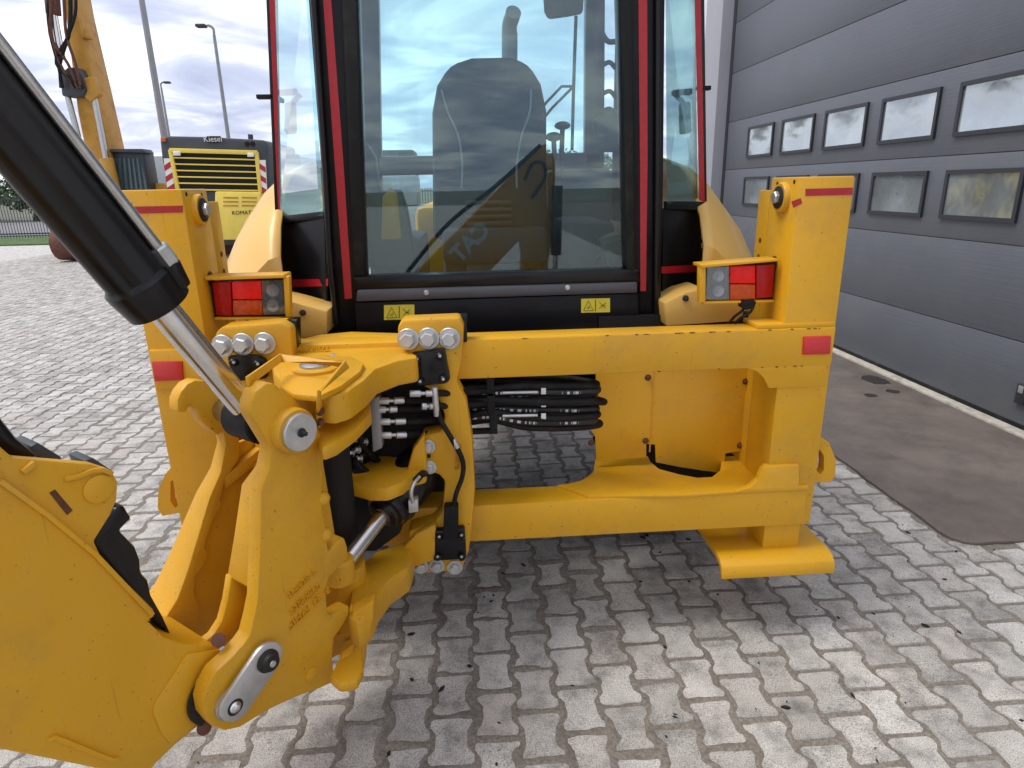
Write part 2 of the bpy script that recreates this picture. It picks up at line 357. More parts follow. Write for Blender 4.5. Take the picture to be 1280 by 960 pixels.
# fine jointing sand between the blocks, swept up over the block edges in places
PL, PW, NW = .2, .0825, .0625; PITCHX = PW+NW
def joint_depth(x, y):          # metres from the nearest block edge, inside the block
    best = -1
    i0 = round((x-.03)/PITCHX)
    for i in (i0-1, i0, i0+1):
        u = abs(x-.03-i*PITCHX); v = (y-.25-PL/2-(PL/2 if i % 2 else 0)) % PL; v = min(v, PL-v)
        w = NW if v < .036 else PW if v > .064 else NW+(PW-NW)*(v-.036)/.028
        best = max(best, min(w-u, .1-v))
    return max(0, best)
def steps(a, b, c, d, fine, coarse):
    out = []; x = a
    while x < d: out.append(x); x += fine if b <= x < c else coarse
    return out
bm = bmesh.new(); xs = steps(-3.2, -1.5, 2.6, 3.7, .0105, .024); ys = steps(.5, 1.1, 3.1, 6.4, .0105, .024); grid = []
for y in ys:
    row = []
    for x in xs:
        w = math.exp(-((x-.1)/1.0)**2)*(1 if y < 2.7 else .75)
        w = max(w, .75 if x < -.6 else .22)
        lowf = noise.noise((x*1.7, y*1.7, 3.1)); mid = .6*noise.noise((x*7, y*7, 7.7))+.7*noise.noise((x*17, y*17, 2.7)); hi = noise.noise((x*38, y*38, 1.3))
        amp = (.0015+.0092*w)*(1+.8*lowf+1.1*mid)
        wd = .007+.011*w*(1+.6*mid)
        z = -.0058+max(0, amp)*math.exp(-(joint_depth(x, y)/max(wd, .004))**2)+.0019*hi+.002*w*max(0, lowf+.3*mid)
        row.append(bm.verts.new((x, y, min(z, .004))))
    grid.append(row)
for j in range(len(ys)-1):
    for i in range(len(xs)-1): bm.faces.new((grid[j][i], grid[j][i+1], grid[j+1][i+1], grid[j+1][i]))
so_ = finish('jointing_sand', bm, 'sand', pavement, 0, ang=180); so_['kind'] = 'stuff'; so_.location.z += .0
# I-shaped concrete blocks
def paver_outline(g, wob, rnd):
    ks = [(-.1, PW), (-.064, PW), (-.036, NW), (.036, NW), (.064, PW), (.1, PW)]
    c = .011; right = [(w-g, y*(1-g/.1)) for y, w in ks]
    e0, e1 = right[0], right[-1]
    right = [(e0[0]-c, e0[1]), (e0[0], e0[1]+c)]+right[1:-1]+[(e1[0], e1[1]-c), (e1[0]-c, e1[1])]
    left = [(-x, y) for x, y in right[::-1]]
    return [(x+rnd.uniform(-wob, wob), y+rnd.uniform(-wob, wob)) for x, y in right+left]
def paver_rings(rnd):
    g = rnd.uniform(.003, .0075); o = paver_outline(g, .0024, rnd); top = [(x*(1-.006/.07), y*(1-.006/.1)) for x, y in o]
    return top, o
OCC = [[(0, 560), (150, 585), (330, 545), (410, 600), (440, 850), (280, 915), (190, 960), (0, 935)], [(180, 200), (1040, 200), (1010, 668), (590, 682), (500, 730), (200, 640)], [(880, 660), (1020, 660), (1040, 705), (900, 712)]]
def inside(p, poly):
    c = False; n = len(poly)
    for i in range(n):
        (x1, y1), (x2, y2) = poly[i], poly[(i+1) % n]
        if (y1 > p[1]) != (y2 > p[1]) and p[0] < (x2-x1)*(p[1]-y1)/(y2-y1)+x1: c = not c
    return c
AX0, AY0 = 2.29, 2.59          # corner of the door apron
spots = []
ncx = int(16/PITCHX)
for i in range(-90, 48):
    x = i*PITCHX+.03
    for j in range(0, 112):
        y = .25+PL/2+j*PL+(PL/2 if i % 2 else 0)
        if (x > 3.68 and y < 11.3) or x < -12.6 or (x > AX0+.02 and AY0+.05 < y < 9.75): continue
        q = V((x, y, 0))-CAM
        if q.dot(_fw) < .3: continue
        px, py, z = proj((x, y, 0))
        if y > 7 and not (-160 < px < 1400): continue
        if y <= 7 and not (-700 < px < 1900): continue
        hid = px < 15 or px > 1265 or py > 950 or any(inside((px, py), p) for p in OCC)
        spots.append((hid, z, x, y))
spots.sort(key=lambda s: (s[0], s[1]))
variants = []
rnd = random.Random(3)
for k in range(8):
    top, o = paver_rings(rnd); bm = bmesh.new()
    a = [bm.verts.new((x, y, .0)) for x, y in top]; b = [bm.verts.new((x, y, -.015)) for x, y in o]
    bm.faces.new(a)
    for i in range(16): bm.faces.new((a[i], b[i], b[(i+1) % 16], a[(i+1) % 16]))
    bmesh.ops.recalc_face_normals(bm, faces=bm.faces)
    me = bpy.data.meshes.new('paver'); bm.to_mesh(me); bm.free(); me.materials.append(M['paver']); variants.append(me)
PVO = WLOC[pavement.name]
for k, (hid, z, x, y) in enumerate(spots[:300]):
    o = bpy.data.objects.new('paver', variants[rnd.randrange(8)]); COL.objects.link(o); o.parent = pavement
    o.location = V((x+rnd.uniform(-.0015, .0015), y+rnd.uniform(-.0015, .0015), rnd.uniform(-.0025, .0015)))-PVO
    o.rotation_euler = (rnd.gauss(0, .010), rnd.gauss(0, .010), rnd.choice((0, math.pi))+rnd.gauss(0, .006))
vs = []; fs = []; sh = []
for (hid, z, x, y) in spots[300:]:
    top, o = paver_rings(rnd); n0 = len(vs); tx = rnd.gauss(0, .006); ty = rnd.gauss(0, .006); z0 = rnd.uniform(-.0025, .0015); s = rnd.random()
    vs += [(x+u, y+v, z0+u*tx+v*ty) for u, v in top]+[(x+u, y+v, z0-.012+u*tx+v*ty) for u, v in o]
    fs.append([n0+i for i in range(16)]); fs += [(n0+i, n0+16+i, n0+16+(i+1) % 16, n0+(i+1) % 16) for i in range(16)]; sh += [s]*32
me = bpy.data.meshes.new('paver_field'); me.from_pydata(vs, [], fs); me.update()
at = me.attributes.new('shade', 'FLOAT', 'POINT'); at.data.foreach_set('value', sh)
pf = link('paver_field', me, 'paver', pavement, (0, 0, 0)); pf['kind'] = 'stuff'
rg = random.Random(5); bm = bmesh.new()
for k in range(150):
    x = rg.uniform(-1.6, 2.6); y = rg.uniform(1.3, 3.6); s = rg.choice((.003, .004, .006, .009)); w = rg.uniform(0, 6.28); c = V((x, y, .001))
    u = V((math.cos(w), math.sin(w), 0))*s*rg.uniform(1, 2.2); v = V((-math.sin(w), math.cos(w), 0))*s*.7
    add_prism(bm, [c-u, c-v, c+u*.9, c+v*1.1], (0, 0, s*.7))
tag(finish('grit', bm, 'ink', pavement, 0, smooth=False), kind='stuff')
# paved yard farther off, where single blocks no longer show
bm = bmesh.new(); add_box(bm, (-60, -12.5), (-60, 24.5), (-.0084, -.004)); yard = structure(finish('yard_paving', bm, 'paver', smooth=False))
bm = bmesh.new(); add_box(bm, (-12.5, 3.7), (21.5, 24.5), (-.0084, -.004)); structure(finish('yard_paving', bm, 'paver', smooth=False))
bm = bmesh.new(); add_box(bm, (-70, 40), (24.5, 29), (-.06, .05)); tag(finish('grass_verge', bm, 'grass', smooth=False), kind='structure')
bm = bmesh.new(); add_box(bm, (-200, 200), (31, 46), (-.06, .0)); structure(finish('road', bm, 'tarmac', smooth=False))
bm = bmesh.new(); add_box(bm, (-12.5, 3.7), (-60, .1), (-.0084, -.003)); structure(finish('yard_paving', bm, 'paver', smooth=False))
# dark sheet in front of the door, with rounded corner
ra = random.Random(8)
ap = [V((AX0+.10+i*.1, AY0+ra.uniform(-.006, .006), 0)) for i in range(13)]+[V((3.7, AY0, 0)), V((3.7, 9.8, 0)), V((AX0, 9.8, 0))]
ap += [V((AX0+ra.uniform(-.008, .008), 9.7-i*.11, 0)) for i in range(63)]+[V((AX0, AY0+.14, 0)), V((AX0+.012, AY0+.07, 0)), V((AX0+.045, AY0+.02, 0))]
bm = bmesh.new(); add_prism(bm, [p-V((0, 0, .015)) for p in ap], (0, 0, .027)); structure(finish('door_apron', bm, 'apron', None, .004))
for px, py, rx, ry in ((1094, 475, .10, .10), (1116, 489, .05, .035), (1088, 494, .05, .035)):
    c = PZ(px, py, .0135); rr = random.Random(px)
    pts = [V((c.x+rx*math.cos(w)*rr.uniform(.8, 1.15), c.y+ry*1.5*math.sin(w)*rr.uniform(.8, 1.15), .0125)) for w in [2*math.pi*i/16 for i in range(16)]]
    tag(prism('oil_stain', pts, (0, 0, .0015), 'oil'), kind='structure')
# ------------------------------------------------------------------ workshop building with sectional door
WX = 3.75
gb = thing('workshop_building', (WX+2, 8, 0), 'workshop building with white wall, grey pilaster and tall grey sectional door', 'building')
box('threshold', (3.66, WX+.04), (1.2, 9.72), (-.03, .03), 'concrete', gb, .01)
def door_panel(k, z0, z1):
    p = box('door_panel', (WX, WX+.05), (1.0, 9.62), (z0+.002, z1-.002), 'door_grey', gb, .005, 2)
PZS = [.035, .61, 1.24, 1.86, 2.5, 3.13, 3.76, 4.4]
for k in range(7): door_panel(k, PZS[k], PZS[k+1])
box('door_backing', (WX+.03, WX+.10), (.95, 9.66), (.0, 4.42), 'door_grey', gb, 0)
sealb = box('bottom_seal', (WX-.006, WX+.03), (1.0, 9.62), (.012, .06), 'rubber', gb, .004)
def sc(v, w=3.9): return 1.7+(v-1.7)*WX/w
for row, (za, zb) in enumerate(((2.005, 2.405), (1.375, 1.755))):
    for k in range(8):
        y1 = (9.24-k*.998)*WX/3.9; y0 = y1-.775*WX/3.9
        z0, z1 = sc(za), sc(zb)
        w = .032
        bm = bmesh.new()
        a = [V((WX-.022, y0, z0)), V((WX-.022, y1, z0)), V((WX-.022, y1, z1)), V((WX-.022, y0, z1))]
        h = [V((WX-.022, y0+w, z0+w)), V((WX-.022, y1-w, z0+w)), V((WX-.022, y1-w, z1-w)), V((WX-.022, y0+w, z1-w))]
        add_prism(bm, a, (.025, 0, 0), [h])
        wf = finish('door_window', bm, 'frame_black', gb, 0)
        bm = bmesh.new(); n = 10; G = []
        for j in range(n+1):
            G.append([bm.verts.new((WX-.008+.007*math.sin(math.pi*i/n)*math.sin(math.pi*j/n)*random.uniform(.75, 1.25), y0+w*.6+(y1-y0-1.2*w)*i/n, z0+w*.6+(z1-z0-1.2*w)*j/n)) for i in range(n+1)])
        for j in range(n):
            for i in range(n): bm.faces.new((G[j][i], G[j][i+1], G[j+1][i+1], G[j+1][i]))
        finish('pane', bm, 'acrylic', wf, 0, ang=180)
box('door_jamb_seal', (WX-.012, WX+.03), (9.62, 9.70), (.03, 5), 'frame_black', gb, .004)
box('pilaster', (3.58, 4.4), (9.70, 10.35), (-.05, 8), 'wall_grey', gb, .01)
box('wall', (WX, WX+9), (10.35, 11.3), (-.05, 8), 'wall_white', gb, .02)
box('wall', (WX, WX+.3), (-8, .95), (-.05, 8), 'wall_white', gb, .02)
box('lintel_wall', (WX+.01, WX+.3), (.95, 9.70), (4.42, 8), 'wall_white', gb, .01)
box('roof_edge', (WX-.15, WX+9.2), (-8, 11.4), (8, 8.4), 'wall_grey', gb, .02)
hd = box('door_handle', (WX-.03, WX+.0), (PX(1279, 490, WX).y-.05, PX(1279, 490, WX).y+.03), (.20, .34), 'frame_black', gb, .006)
box('handle_plate', (WX-.034, WX-.028), (PX(1279, 490, WX).y-.03, PX(1279, 490, WX).y+.01), (.28, .33), 'zinc', hd, .002)
# ------------------------------------------------------------------ yard beyond
def far_pt(px, py, Y): return PY(px, py, Y)
# boundary fence
fy = 27.0
fence = thing('boundary_fence', (-20, fy, 0), 'dark steel palisade fence along grass verge at yard edge', 'fence')
for x in range(-34, 9, 3): box('post', (x-.04, x+.04), (fy-.04, fy+.04), (0, 1.75), 'charcoal', fence, 0)
for z in (.25, 1.55): box('rail', (-34, 8), (fy-.02, fy+.02), (z, z+.05), 'charcoal', fence, 0)
bm = bmesh.new()
for i in range(380):
    x = -33.9+i*.11; add_box(bm, (x-.012, x+.012), (fy-.03, fy-.022), (.1, 1.7))
tag(finish('fence_bars', bm, 'charcoal', fence, 0, smooth=False), kind='stuff')
# lamps
def lamp(px0, py0, px1, py1, Y, r, label, head=True, arm=1.2, top=None):
    b = PY(px0, py0, Y); t = PY(px1, py1, Y); x = b.x; H = top or t.z
    x = t.x if not top else (b.x)
    th = thing('street_lamp', (x, Y, 0), label, 'street lamp', 'lamp posts behind the yard')
    bm = bmesh.new(); add_cyl(bm, (x, Y, -.05), (x, Y, H-.35), r*1.2, r*.7, 12); finish('pole', bm, 'galvanised', th)
    sg = 1 if arm > 0 else -1
    tube('arm', [(x, Y, H-.36), (x, Y, H-.12), (x-arm*.12, Y, H), (x-arm*.25, Y, H)], r*.6, 'galvanised', th, 8)
    bm = bmesh.new(); add_box(bm, (min(x-arm*.25-.36*sg, x-arm*.25+.04*sg), max(x-arm*.25-.36*sg, x-arm*.25+.04*sg)), (Y-.16, Y+.16), (H-.07, H+.05)); finish('lamp_head', bm, 'charcoal', th, .04)
    return th
lamp(286, 172, 266, 32, 30, .085, 'slender grey lamp post with hooked arm above the louvred loader')
lamp(206, 165, 200.5, 103, 46, .085, 'small far lamp post rising close beside the thick grey pole', arm=-1.0)
lamp(207, 180, 170, 0, 22, .10, 'thick grey lamp pole rising past the upper picture edge', top=9.5)
# trees beyond the road
def tree(x, Y, H, wid, label, seed):
    rr = random.Random(seed); th = thing('tree', (x, Y, 0), label, 'tree', 'trees beyond the road')
    bm = bmesh.new(); add_sweep(bm, spline([(x, Y, -.1), (x+.1, Y, H*.25), (x, Y+.1, H*.6), (x+.1, Y, H*.85)], 4), lambda t: [(.22*(1-.8*t)*math.cos(w), .22*(1-.8*t)*math.sin(w)) for w in [i*math.pi/4 for i in range(8)]])
    for k in range(6):
        w = rr.uniform(0, 6.28); z = H*rr.uniform(.3, .65); add_cyl(bm, (x, Y, z), (x+math.cos(w)*wid*.35, Y+math.sin(w)*wid*.35, z+H*.2), .07, .02, 6)
    finish('trunk', bm, 'bark', th)
    cs = [(V((rr.gauss(0, .28)*wid, rr.gauss(0, .28)*wid, H*rr.uniform(.28, .92))), rr.uniform(.14, .26)*wid) for _ in range(16)]
    vs = []; fs = []
    for c, r in cs:
        for k in range(150):
            q = V((rr.gauss(0, 1), rr.gauss(0, 1), rr.gauss(0, 1))).normalized()*r*rr.uniform(.55, 1.05); p = c+q+V((x, Y, 0))
            a = V((rr.gauss(0, 1), rr.gauss(0, 1), rr.gauss(0, 1))).normalized(); b = a.orthogonal().normalized(); s = rr.uniform(.09, .2)
            n = len(vs); vs += [p-a*s, p+b*s*.5, p+a*s, p-b*s*.5]; fs.append((n, n+1, n+2, n+3))
    me = bpy.data.meshes.new('crown'); me.from_pydata(vs, [], fs); link('crown', me, 'leaf', th, (0, 0, 0)).location = V((0, 0, 0))-V((x, Y, 0))
for k, (x, H, wd) in enumerate(((-47, 3.4, 4.2), (-41.5, 3.9, 4.6), (-36, 3.2, 4.4), (-31, 2.9, 4), (-26, 2.8, 4), (-20, 3.2, 4.2), (6, 4, 5), (12, 3.6, 4.5))):
    tree(x, 50+k % 3, H, wd, ['low bushy tree in the hedge line beyond the road'][0], k)
box('far_hall', (-36, -18), (70, 90), (0, 5.2), 'far_wall', None, .05)
fh = bpy.data.objects['far_hall']; tag(fh, 'long low pale industrial hall on the horizon', 'building')
# excavator with its boom raised, seen behind the loader's left stabiliser
EY = 18.0
ex = thing('excavator', (-9.0, EY, 0), 'tracked excavator with weathered yellow boom raised high and dark green cab', 'excavator')
def EP(px, py, dy=0): return PY(px, py, EY+dy)
bm = bmesh.new()
add_prism(bm, [EP(x, y) for x, y in [(150, 262), (120, 255), (97, 140), (82, 20), (66, -60), (82, -60), (95, 10), (119, 110), (140, 200)]], (0, .8, 0)); finish('boom', bm, 'old_yellow', ex, .03)
for (a, b, r) in (((84, 118), (98, 172), .07), ((117, 118), (133, 200), .07)): cyl('cylinder_rod', EP(*a, -.15), EP(*b, -.15), r, 'steel', ex, 0, 12)
cyl('cylinder_barrel', EP(133, 198, -.15), EP(143, 240, -.15), .16, 'old_yellow', ex, .02, 14)
cyl('stick_cylinder', EP(66, 14, -.35), EP(77, 74, -.35), .09, 'chrome', ex, 0, 12)
cyl('stick_barrel', EP(62, -40, -.35), EP(67, 18, -.35), .16, 'brown_iron', ex, 0, 12)
prism('cylinder_bracket', [EP(x, y, -.3) for x, y in [(74, 92), (84, 84), (97, 84), (103, 96), (108, 112), (104, 121), (77, 120)]], (0, .5, 0), 'charcoal', ex, .04)
for k in range(7):
    rr = random.Random(k); x0 = 58+rr.uniform(-3, 34); pts = [EP(x0, -40, -.45), EP(x0+rr.uniform(-5, 5), 10, -.5), EP(x0+rr.uniform(-6, 8), 45, -.5), EP(70+rr.uniform(-2, 26), 80, -.45), EP(84+rr.uniform(-8, 26), 110, -.4)]
    tube('hydraulic_hose', pts, .035, 'brown_iron' if k % 2 else 'rubber', ex, 7, 5)
prism('work_light', [EP(x, y, -.1) for x, y in [(100, 36), (107, 36), (108, 47), (101, 47)]], (0, .3, 0), 'old_yellow', ex, .02)
prism('boom_foot_bracket', [EP(x, y, -.25) for x, y in [(102, 98), (116, 95), (124, 118), (113, 128), (104, 120)]], (0, .2, 0), 'old_yellow', ex, .03)
cabx = [EP(x, y, .1) for x, y in [(143, 240), (137, 188), (180, 187), (189, 240)]]
bm = bmesh.new(); add_prism(bm, cabx, (0, .55, 0)); ecab = finish('cab', bm, 'charcoal', ex, .06)
prism('cab_window', [EP(x, y, .08) for x, y in [(147, 236), (143, 198), (176, 198), (184, 236)]], (0, .03, 0), 'teal_glass', ecab)
for k in range(7): cyl('guard_bar', EP(146+k*5.4, 197, .04), EP(149+k*5.9, 236, .04), .018, 'charcoal', ecab, 0, 6)
prism('roof_guard', [EP(x, y, -.02) for x, y in [(136, 190), (137, 186), (178, 186), (182, 191)]], (0, .5, 0), 'charcoal', ecab, .02)
bx0 = EP(150, 250).x
box('upper_body', (bx0-.4, bx0+3.4), (EY+.4, EY+4.4), (1.05, 1.95), 'old_yellow', ex, .08)
for s, xx in ((0, bx0-1.9), (1, bx0+1.6)):
    bm = bmesh.new(); pts = []
    for w in range(9): pts.append(V((xx, EY-.2+.42-.42*math.sin(w*math.pi/8), .45-.42*math.cos(w*math.pi/8))))
    for w in range(9): pts.append(V((xx, EY+3.8+.42*math.sin(w*math.pi/8), .45+.42*math.cos(w*math.pi/8))))
    add_prism(bm, pts, (.6, 0, 0)); finish('track', bm, 'brown_iron', ex, .02)
box('undercarriage', (bx0-1.5, bx0+1.8), (EY+1, EY+3), (.4, 1.06), 'brown_iron', ex, .05)
# wheel loader seen from its radiator end
LY = 14.0
wl = thing('wheel_loader', (-5, LY+1.5, 0), 'large yellow wheel loader, black louvred radiator grille and hazard stripes facing the yard', 'loader')
def LP(px, py, dy=0): return PY(px, py, LY+dy)
prism('rear_hood', [LP(x, y) for x, y in [(199, 172), (212, 170), (262, 171), (330, 175), (335, 180), (338, 240), (332, 262), (216, 256), (202, 200)]], (0, 2.2, 0), 'charcoal', wl, .05)
grille_fr = [(212, 187), (320, 190), (325, 240), (222, 239)]
prism('grille_backing', [LP(x, y, -.02) for x, y in grille_fr], (0, .05, 0), 'dark', wl)
for a, b, w in (((212, 187), (222, 239), 2.4), ((320, 190), (325, 240), 2.4)):
    prism('grille_post', [LP(a[0]-w, a[1], -.08), LP(a[0]+w, a[1], -.08), LP(b[0]+w, b[1], -.08), LP(b[0]-w, b[1], -.08)], (0, .08, 0), 'lemon', wl, .01)
prism('grille_header', [LP(x, y, -.09) for x, y in [(211, 185), (321, 188), (321, 193.5), (212, 190.5)]], (0, .09, 0), 'lemon', wl, .01)
for k in range(6):
    f = (k+1)/6.15; x0 = 213+9.5*f; x1 = 320+5*f; y0 = 189+49*f; y1 = 192+47.5*f
    prism('grille_slat', [LP(x0, y0-.9, -.07), LP(x1, y1-.9, -.07), LP(x1, y1+.9, -.07), LP(x0, y0+.9, -.07)], (0, .09, 0), 'lemon', wl, .008)
for a in ((216, 189, 225, 194.5), (309, 191, 317, 196)):
    prism('rear_lamp', [LP(a[0], a[1], -.11), LP(a[2], a[1], -.11), LP(a[2], a[3], -.11), LP(a[0], a[3], -.11)], (0, .05, 0), 'white_tape', wl, .01)
for (xa, xb, sl_) in ((204.5, 213.5, 1), (322, 331.5, -1)):
    b0 = 198 if sl_ > 0 else 200; sh_ = (5 if sl_ > 0 else 2)
    sp = prism('stripe_board', [LP(xa, b0, -.06), LP(xb, b0, -.06), LP(xb+sh_, 239, -.06), LP(xa+sh_, 239, -.06)], (0, .04, 0), 'white_tape', wl)
    for k in range(3):
        y = b0+4+k*14; dd = 6*sl_; o1 = sh_*(y-b0)/41
        prism('red_stripe', [LP(xa+o1, y+dd*.5+2, -.066), LP(xb+o1, y-dd*.5+2, -.066), LP(xb+o1+.8, y-dd*.5+9, -.066), LP(xa+o1+.8, y+dd*.5+9, -.066)], (0, .005, 0), 'red_tape', sp)
prism('counterweight', [LP(x, y, -.15) for x, y in [(268, 239), (326, 240), (327, 300), (268, 300)]], (0, .8, 0), 'lemon', wl, .04)
for k in range(3):
    for xa in (279, 302): prism('vent_slot', [LP(xa, 246+k*5, -.156), LP(xa+19, 246.4+k*5, -.156), LP(xa+19, 248.4+k*5, -.156), LP(xa, 248+k*5, -.156)], (0, .01, 0), 'old_yellow', wl)
prism('badge', [LP(x, y, -.03) for x, y in [(255, 172), (259, 170), (275, 170), (278, 173), (272, 178), (262, 178)]], (0, .03, 0), 'ink', wl)
p_ = LP(266, 174, -.035); text('badge_lettering', 'Kiesel', p_, (1, 0, 0), (0, 0, 1), .15, 'white_ink', wl, .002)
p_ = LP(306, 266, -.16); text('brand_lettering', 'KOMATSU', p_, (1, 0, 0), (0, 0, 1), .11, 'ink', wl, .002)
prism('beacon', [LP(x, y, -.05) for x, y in [(200.5, 171.5), (206.5, 171.5), (206.5, 177), (200.5, 177)]], (0, .12, 0), 'orange', wl, .01)
for xx in (309, 316): cyl('exhaust_port', LP(xx, 180, -.02), LP(xx, 180, .06), .05, 'dark', wl, 0, 12)
cyl('exhaust_stack', LP(313.5, 177, .3), LP(313, 168, .3), .05, 'charcoal', wl, .0, 10)
for xa, xb in ((-6.9, -6.3), (-4.0, -3.4)):
    bm = bmesh.new(); add_lathe(bm, (xa, LY+1.2, .75), (1, 0, 0), [(0, .5), (.04, .7), (.1, .75), (.5, .75), (.56, .7), (.6, .5)], 28); finish('tyre', bm, 'rubber', wl)
box('chassis', (-6.4, -3.9), (LY+.4, LY+5), (.6, 1.3), 'charcoal', wl, .05)
box('loader_cab', (-6.0, -4.4), (LY+3, LY+4.6), (1.3, 2.62), 'charcoal', wl, .08)
# machines parked farther on, seen through the cab glass
def parked(x, Y, label, body, w=2.2, h=1.5):
    th = thing('parked_machine', (x, Y, 0), label, 'machine', 'machines parked at the yard end')
    box('chassis', (x-w/2, x+w/2), (Y, Y+3), (.45, .45+h*.5), body, th, .08)
    box('engine_hood', (x-w*.36, x+w*.36), (Y+.1, Y+1.6), (.45+h*.5, .55+h), body, th, .1)
    cb_ = box('cab', (x-w*.3, x+w*.3), (Y+1.7, Y+3), (.45+h*.5, 1.3+h), 'charcoal', th, .08)
    prism('cab_window', [(x-w*.24, Y+1.68, .7+h), (x+w*.24, Y+1.68, .7+h), (x+w*.24, Y+1.68, 1.2+h), (x-w*.24, Y+1.68, 1.2+h)], (0, .02, 0), 'front_glass', cb_)
    for sx in (-1, 1):
        for yy in (.5, 2.4):
            bm = bmesh.new(); add_lathe(bm, (x+sx*w*.5-(.4 if sx < 0 else 0), Y+yy, .55), (1, 0, 0), [(0, .35), (.05, .52), (.35, .52), (.4, .35)], 20); finish('wheel', bm, 'rubber', th)
parked(-2.2, 19, 'grey compact machine parked beyond the cab, next to the big loader', 'galvanised')
parked(1.2, 22, 'yellow machine parked beyond the cab, white wall to its side', 'old_yellow', 2.4, 1.7)
# ------------------------------------------------------------------ backhoe loader
XC = .105
bh = thing('backhoe_loader', (XC, 3.3, 0), 'yellow backhoe loader seen from behind, black cab, red taped edges, digging arm swung aside', 'backhoe loader')
def P(name, pts, Y, dy, m, par=bh, bevel=.004, holes=()):
    return prism(name, [PY(x, y, Y) for x, y in pts], (0, dy, 0), m, par, bevel, [[PY(x, y, Y) for x, y in h] for h in holes])
FY = 2.12
# --- rear frame
rf = box('rear_frame_upper_beam', (-1.055, 1.258), (FY-.012, FY+.10), (1.073, 1.212), 'yellow', bh, .007)
box('beam_cap', (.98, 1.25), (FY-.006, FY+.12), (1.212, 1.228), 'yellow', rf, .003)
lb = box('rear_frame_lower_beam', (-1.03, 1.232), (FY-.008, FY+.125), (.444, .592), 'yellow', bh, .007)
sh_pts = [(697, 606), (736, 620), (853, 618.5), (921, 614), (950, 606), (950, 570), (903, 570), (900, 588), (890, 596), (872, 597), (850, 593), (824, 586), (813, 577), (810, 570), (744, 573), (742, 590), (728, 600), (712, 604)]
prism('shelf_plate', [PZ(x, y, .602) for x, y in sh_pts], (0, 0, -.012), 'yellow', lb, .002)
for s, x0, x1, xin in ((1, 1.074, 1.262, 1.074), (-1, -1.062, -.871, -.871)):
    leg = box('stabilizer_column', (x0, x1), (FY, FY+.20), (.44, 1.71), 'yellow', bh, .006)
    fx = (xin, xin+.012) if s > 0 else (xin-.012, xin)
    box('guide_flange', fx, (FY+.20, FY+.29), (1.125, 1.668), 'yellow', leg, .003)
    box('inner_guide', (x0-.0 if s > 0 else x1-.06, x0+.06 if s > 0 else x1), (FY+.20, FY+.34), (.60, 1.12), 'yellow', leg, .004)
    nrm = V((-s, 0, 0)); c = V((xin, FY+.095, 1.645))
    lathe('roller_boss', c, nrm, [(-.01, .05), (.012, .05), (.018, .046)], 'yellow', leg)
    lathe('roller_washer', c, nrm, [(.016, .037), (.022, .037), (.024, .034)], 'ink', leg)
    hexbolt('roller_bolt', c+nrm*.022, nrm, .021, 'zinc', leg, .015, False)
    lathe('sight_hole', V((xin, FY+.115, 1.42)), nrm, [(-.004, .026), (.0015, .026), (.0017, .02)], 'rust', leg)
    for z in (1.37, 1.43, 1.49): lathe('flange_hole', V((xin, FY+.245, z)), nrm, [(-.004, .010), (.0012, .010), (.0014, .008)], 'rust', leg, 12)
    for yy, z in ((.03, 1.695), (.15, 1.69)): lathe('lug_hole', V((xin, FY+yy, z)), nrm, [(-.002, .007), (.001, .007), (.0012, .006)], 'ink', leg, 10)
    il = box('stabilizer_leg', (x0+.02, x1-.025), (FY+.02, FY+.17), (.30, .47), 'yellow', bh, .006)
    # foot: flat plate with the edge facing the yard rolled down
    bm = bmesh.new(); fx0, fx1 = (.905, 1.345) if s > 0 else (-1.14, -.70)
    prof = [(FY+.34, .335), (FY-.0, .335), (FY-.035, .328), (FY-.058, .310), (FY-.066, .285), (FY-.066, .262), (FY-.05, .262), (FY-.045, .287), (FY-.03, .303), (FY, .312), (FY+.34, .312)]
    add_prism(bm, [V((fx0, y, z)) for y, z in prof], (fx1-fx0, 0, 0)); finish('stabilizer_foot', bm, 'yellow', bh, .003)
P('upper_gusset', [(930, 459), (937, 461), (947, 465), (955, 473), (961, 485.5), (1029, 483), (1032, 478), (1034, 456), (1030, 452), (932, 455)], FY-.010, .02, 'yellow', leg if False else rf, .003)
P('lower_gusset', [(921, 614), (938, 609), (948, 600), (953, 588), (958, 583), (999, 581.5), (999, 608), (1011, 608), (1011, 613), (922, 617)], FY-.014, .03, 'yellow', lb, .003)
for nm, pts in (('reflector', [(1005, 421), (1039.5, 420), (1038, 443), (1004, 444)]), ('reflector', [(189, 452.5), (227, 451.5), (229, 475.5), (193, 477)])):
    P(nm, pts, FY-.019, .012, 'red_reflector', bh, .003)
P('marking_tape', [(1007, 236), (1066, 234.5), (1066, 243.5), (1007, 245)], FY-.0015, .001, 'red_tape', bh, 0)
P('marking_tape', [(989, 252), (1001, 247.5), (1003, 254), (992, 260)], FY-.0015, .001, 'red_tape', bh, 0)
P('marking_tape', [(150, 258.5), (228.5, 257), (228.5, 265.5), (151, 267.5)], FY-.0015, .001, 'red_tape', bh, 0)
P('tie_down_eye', [(1012, 545), (1022, 543), (1036, 553), (1045, 575), (1044, 595), (1037, 603), (1012, 603)], FY+.02, .04, 'yellow', bh, 0, [[(1021, 566), (1025, 562), (1030, 570), (1030, 588), (1025, 593), (1021, 588)]])
P('tie_down_eye', [(231, 583), (218, 580), (207, 592), (198, 612), (197, 635), (203, 645), (231, 640)], FY+.02, .04, 'yellow', bh, 0, [[(213, 602), (217, 599), (224, 610), (224, 630), (219, 635), (213, 627)]])
